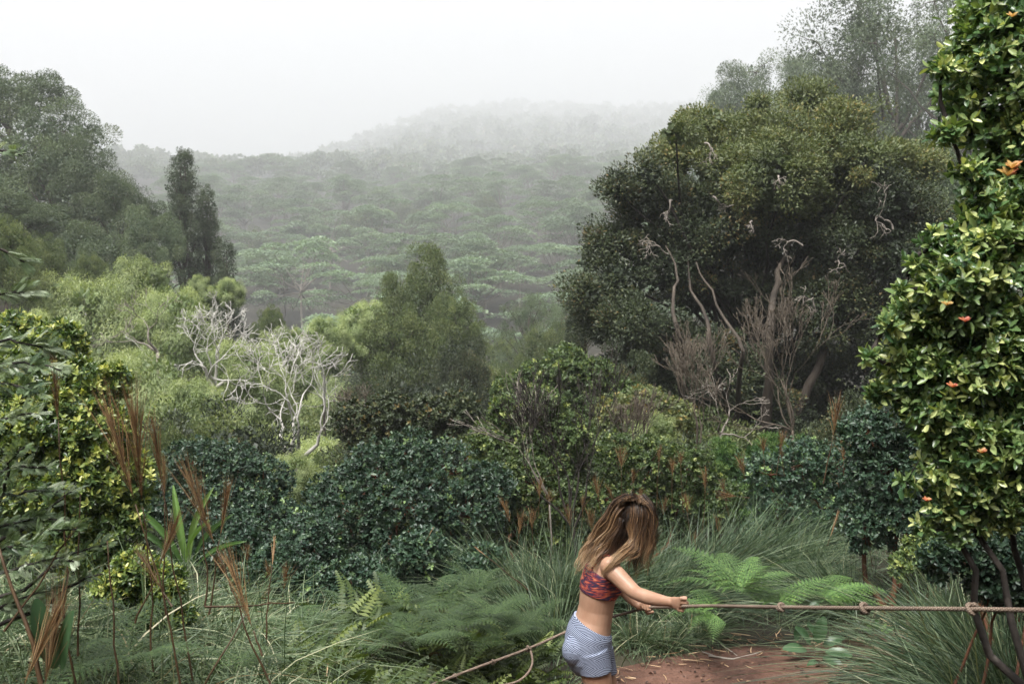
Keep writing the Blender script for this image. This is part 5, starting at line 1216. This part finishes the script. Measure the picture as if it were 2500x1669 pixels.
# each lock: (points in the photo, depth offsets) from the parting to the tip
def bez(pts, n):
    pts = np.array(pts, float); t = np.linspace(0, len(pts) - 1, n); out = np.empty((n, 3))
    for j, tj in enumerate(t):
        i = min(int(tj), len(pts) - 2); f = tj - i; p0 = pts[max(i - 1, 0)]; p1 = pts[i]; p2 = pts[i + 1]; p3 = pts[min(i + 2, len(pts) - 1)]
        out[j] = .5 * (2 * p1 + (p2 - p0) * f + (2 * p0 - 5 * p1 + 4 * p2 - p3) * f * f + (3 * p1 - p0 - 3 * p2 + p3) * f ** 3)
    return out
LOCKS = []
def lockset(n, path, spread0, spread1, dsp, bright, dark=0):
    for i in range(n):
        u, w = rng.uniform(-1, 1), rng.uniform(-1, 1); pts = []
        for j, (x, y, d) in enumerate(path):
            k = j / (len(path) - 1); s = spread0 + (spread1 - spread0) * k
            nx_, ny_ = (path[min(j + 1, len(path) - 1)][1] - path[max(j - 1, 0)][1]), -(path[min(j + 1, len(path) - 1)][0] - path[max(j - 1, 0)][0]); nn = math.hypot(nx_, ny_) or 1
            pts.append((x + nx_ / nn * u * s + rng.normal(0, 1.2), y + ny_ / nn * u * s + rng.normal(0, 1.2), d + w * dsp * (.4 + .6 * k)))
        trim = rng.uniform(.66, 1.0); LOCKS.append((bez(pts, 22)[: int(22 * trim)], bright + rng.normal(0, .10), dark))
# back fall, streaming left over the shoulder blades
lockset(34, [(1535, 1218, -.02), (1508, 1238, -.06), (1488, 1275, -.07), (1464, 1312, -.07), (1440, 1352, -.08), (1424, 1390, -.10), (1414, 1424, -.10)], 14, 23, .05, .62)
lockset(26, [(1540, 1216, .02), (1512, 1228, .0), (1490, 1262, .0), (1462, 1306, .0), (1436, 1350, -.02), (1414, 1388, -.04), (1402, 1412, -.05)], 8, 16, .07, .66)
lockset(18, [(1540, 1218, .04), (1510, 1236, .06), (1486, 1278, .08), (1458, 1322, .09), (1434, 1366, .08), (1424, 1402, .07)], 12, 18, .05, .55)
lockset(16, [(1512, 1262, -.07), (1505, 1285, -.085), (1485, 1315, -.09), (1462, 1345, -.10), (1445, 1380, -.12), (1436, 1415, -.13)], 10, 18, .02, .60)
# near side fall, sweeping back across the near shoulder
lockset(26, [(1552, 1216, -.03), (1553, 1250, -.085), (1550, 1290, -.10), (1542, 1325, -.12), (1518, 1352, -.17), (1490, 1374, -.215), (1470, 1398, -.19), (1458, 1412, -.16)], 13, 8, .012, .70)
lockset(16, [(1558, 1220, -.04), (1566, 1255, -.085), (1562, 1300, -.10), (1550, 1340, -.13), (1530, 1362, -.17), (1508, 1378, -.19)], 12, 10, .015, .52)
# front fall, hanging straight down past the face
lockset(34, [(1560, 1216, -.01), (1580, 1240, -.06), (1585, 1280, -.07), (1580, 1325, -.07), (1570, 1372, -.07), (1558, 1420, -.06)], 11, 12, .03, .50)
lockset(26, [(1562, 1218, .02), (1584, 1245, .03), (1588, 1290, .04), (1580, 1340, .04), (1568, 1395, .03)], 10, 16, .05, .42)
lockset(28, [(1552, 1218, .0), (1556, 1260, -.05), (1556, 1310, -.055), (1552, 1360, -.05), (1548, 1400, -.03), (1545, 1430, -.02)], 14, 11, .04, .30)
# hair against the neck, locks coloured darker to stand in for shade
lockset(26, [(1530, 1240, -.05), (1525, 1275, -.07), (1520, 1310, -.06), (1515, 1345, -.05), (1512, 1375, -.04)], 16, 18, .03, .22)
# crown of the head
for i in range(60):
    a = rng.uniform(-2.6, 2.6); s0 = np.array([1546, 1212, -.02 + rng.normal(0, .02)])
    tx_, ty_ = 1543 + 47 * math.sin(a) * .9, 1262 - 40 * math.cos(a * .6); q = []
    for k in np.linspace(0, 1, 5): q.append((s0[0] * (1 - k) + tx_ * k, s0[1] * (1 - k) + ty_ * k - 2 * math.sin(k * 3.14), -.02 - (.075 * math.sin(k * 1.57)) * (1 if abs(a) < 1.6 else .3)))
    LOCKS.append((bez(q, 16), .34 + rng.normal(0, .12), 0))
NL = len(LOCKS)
for i in range(120):
    q, b_, _d = LOCKS[int(rng.integers(NL))]; LOCKS.append((q + np.stack([rng.normal(0, 5) * np.linspace(0, 1, len(q)), rng.normal(0, 5) * np.linspace(0, 1, len(q)) ** 2, rng.normal(0, .02) * np.linspace(0, 1, len(q))], 1), .62, 1))
vs, fs, cs, o = [], [], [], 0
for pts, bri, dk in LOCKS:
    ns = 1 if dk else 20; n = len(pts); base = np.array([P3(*p) for p in pts]); T = norm(np.gradient(base, axis=0)); sv = norm(np.cross(T, np.tile([[0, 1.0, 0]], (n, 1)))); ph = rng.uniform(0, 6.28); t = np.linspace(0, 1, n)
    wav = (np.sin(t * rng.uniform(12, 20) + ph) * .012 + np.sin(t * rng.uniform(5, 8) + ph) * .008) * t ** .8
    for j in range(ns):
        a, b = rng.normal(0, 1, 2); tk = 1 - .45 * t
        off = (a * .0075 * tk + wav + rng.normal(0, .0015) * t)[:, None] * sv + (b * .0085 * tk + .5 * wav)[:, None] * np.array([0, 1.0, 0])
        if rng.random() < .10: off += (np.sin(t * 5 + a) * .012 * t)[:, None] * sv
        p = base + off; m = max(6, int(n * rng.uniform(.75, 1))); p = p[:m]; tt_ = t[:m]
        w = .0011 * (1 - .75 * (tt_ / tt_[-1]) ** 2); rot = rng.uniform(0, 3.14); side = np.cos(rot) * sv[:m] + np.sin(rot) * np.array([0, 1.0, 0]) 
        V = np.stack([p - side * w[:, None], p + side * w[:, None]], 1).reshape(-1, 3); i = o + 2 * np.arange(m - 1)
        vs.append(V); fs.append(np.stack([i, i + 1, i + 3, i + 2], 1)); o += 2 * m
        hl = rng.normal(0, .15) + (.22 if rng.random() < .15 else 0) - .05
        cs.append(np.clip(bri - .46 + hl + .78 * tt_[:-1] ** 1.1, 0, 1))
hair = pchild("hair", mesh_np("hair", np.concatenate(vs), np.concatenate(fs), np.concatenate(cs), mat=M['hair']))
Hm = Body(); Hm.ell(HD(-.018, 0, .030), fd * .100, sdv * .082, ud * .096); Hm.ell(HD(-.055, 0, -.035), fd * .058, sdv * .066, ud * .085)
Hm.limb([(P3(1530, 1275), .055), (P3(1500, 1312, .01), .050), (P3(1475, 1345, .02), .045), (P3(1455, 1372, .03), .035)])
hm = Hm.mesh("under_hair", .006, 6, M['hair']); aa = hm.attributes.new("v", 'FLOAT', 'FACE'); aa.data.foreach_set("value", np.full(len(hm.polygons), .22, np.float32)); o = pchild("under_hair", hm, hair)
o.parent = hair; o.matrix_parent_inverse = Matrix.Identity(4)

# ------------------------------------------------------------------ the knotted rope
M['rope'] = None
def rope_mat():
    m, n, out = new_mat("rope_fibre"); L = n.links.new
    tc = n.nodes.new("ShaderNodeTexCoord"); mp = n.nodes.new("ShaderNodeMapping"); L(tc.outputs["Object"], mp.inputs[0])
    hs_ = []
    for a in (.9, -.9):
        mq = n.nodes.new("ShaderNodeMapping"); mq.inputs["Rotation"].default_value = (0, a, .5); L(tc.outputs["Object"], mq.inputs[0])
        w = n.nodes.new("ShaderNodeTexWave"); w.inputs["Scale"].default_value = 40; w.inputs["Distortion"].default_value = .6; L(mq.outputs[0], w.inputs["Vector"]); hs_.append(w)
    mu = n.nodes.new("ShaderNodeMath"); mu.operation = 'MULTIPLY'; L(hs_[0].outputs["Fac"], mu.inputs[0]); L(hs_[1].outputs["Fac"], mu.inputs[1])
    no = n.nodes.new("ShaderNodeTexNoise"); no.inputs["Scale"].default_value = 6; no.inputs["Detail"].default_value = 8; L(tc.outputs["Object"], no.inputs["Vector"])
    r = ramp(n, [(.3, (.15, .11, .082)), (.7, (.28, .215, .16))]); L(no.outputs[0], r.inputs[0])
    r2 = ramp(n, [(0, (.55, .5, .48)), (.35, (1, 1, 1))]); L(mu.outputs[0], r2.inputs[0])
    mm = n.nodes.new("ShaderNodeMix"); mm.data_type = 'RGBA'; mm.blend_type = 'MULTIPLY'; mm.inputs[0].default_value = 1; L(r.outputs[0], mm.inputs[6]); L(r2.outputs[0], mm.inputs[7])
    b = n.nodes.new("ShaderNodeBsdfPrincipled"); b.inputs["Roughness"].default_value = .85; L(mm.outputs[2], b.inputs["Base Color"])
    bp = n.nodes.new("ShaderNodeBump"); bp.inputs["Strength"].default_value = .6; bp.inputs["Distance"].default_value = .004; L(mu.outputs[0], bp.inputs["Height"]); L(bp.outputs[0], b.inputs["Normal"])
    L(b.outputs[0], out.inputs[0]); return m
M['rope'] = rope_mat()
hN = P3(1668, 1479, -.525); hF = P3(1577, 1484, -.085); RR = .0078
Rpts = [np.array(at(1000, 1700, 5.1)), np.array(at(1062, 1668, 5.2)), np.array(at(1165, 1628, 5.4)), np.array(at(1290, 1582, 5.6)), np.array(at(1385, 1540, 5.72)), np.array(at(1440, 1520, 5.72)), np.array(at(1500, 1503, 5.66)), hF, np.array(at(1625, 1481, 5.15)), hN]
rr_ = bez(Rpts, 60)
y0 = hN[1]; right = [np.array(at(px, py, Y)) for px, py, Y in [(1740, 1478, 4.72), (1907, 1481, 4.18), (2110, 1483.5, 3.78), (2372, 1486, 3.36), (2560, 1489, 3.13), (2900, 1494, 2.8)]]
rr2 = bez([hN] + right, 50)
allr = np.concatenate([rr_, rr2[1:]]); base = Vector(allr[0])
rope = link("rope", tube_mesh("rope", [[(*(p - allr[0]), RR) for p in allr]], 14, M['rope'])); rope.location = base
tag(rope, "long beige knotted rope stretched across the bottom, held by the woman", "rope")
def knot(px, py, Y, s=1.0, seed=0):
    c = np.array(at(px, py, Y)); d = norm((allr[min(len(allr) - 1, int(np.argmin(np.linalg.norm(allr - c, axis=1))) + 1)] - allr[int(np.argmin(np.linalg.norm(allr - c, axis=1))) - 1])[None])[0]
    c = allr[int(np.argmin(np.linalg.norm(allr - c, axis=1)))] if False else c
    u = norm(np.cross(d, [0, .3, 1])[None])[0]; w = np.cross(d, u); R = RR * 1.9 * s; pts = []
    for t in np.linspace(0, 2 * np.pi * 1.35, 30):
        tt_ = t + seed; ax = (t / (2 * np.pi * 1.35) - .5) * RR * 2.6 * s
        pts.append((*(c + d * (ax + .35 * RR * math.sin(tt_ * 2)) + (u * math.cos(tt_) + w * math.sin(tt_)) * R - allr[0]), RR * 1.0 * s))
    o = link("knot", tube_mesh("knot", [pts], 12, M['rope']), rope); return o
knot(1907, 1481, 4.18, .95, 0); knot(2110, 1483.5, 3.78, 1.1, 1.2); knot(2372, 1486, 3.36, 1.05, 2.6); knot(1290, 1582, 5.6, .9, .5); knot(1204, 1614, 5.46, .7, 1.5); knot(1110, 1650, 5.3, .7, 2.2)
# short tail hanging from a knot on the left
tail = bez([np.array(at(1296, 1588, 5.57)), np.array(at(1300, 1615, 5.5)), np.array(at(1290, 1640, 5.42)), np.array(at(1264, 1662, 5.35)), np.array(at(1225, 1672, 5.3))], 16)
link("rope_tail", tube_mesh("rope_tail", [[(*(p - allr[0]), RR * .85) for p in tail]], 12, M['rope']), rope)

# ------------------------------------------------------------------ haze
hm = bpy.data.meshes.new("haze"); x0, x1, yy0, yy1, z0, z1 = -5200, 5200, -110, 4650, -60, 1500
hm.from_pydata([(x0, yy0, z0), (x1, yy0, z0), (x1, yy1, z0), (x0, yy1, z0), (x0, yy0, z1), (x1, yy0, z1), (x1, yy1, z1), (x0, yy1, z1)], [], [(3, 2, 1, 0), (4, 5, 6, 7), (0, 1, 5, 4), (1, 2, 6, 5), (2, 3, 7, 6), (3, 0, 4, 7)])
m, n, out = new_mat("haze_air"); pv = n.nodes.new("ShaderNodeVolumePrincipled"); pv.inputs["Color"].default_value = (.97, .98, 1.0, 1); pv.inputs["Density"].default_value = .00066; pv.inputs["Anisotropy"].default_value = 0.0
n.links.new(pv.outputs[0], out.inputs["Volume"]); hz = link("haze", hm, mat=m); tag(hz, kind='stuff')
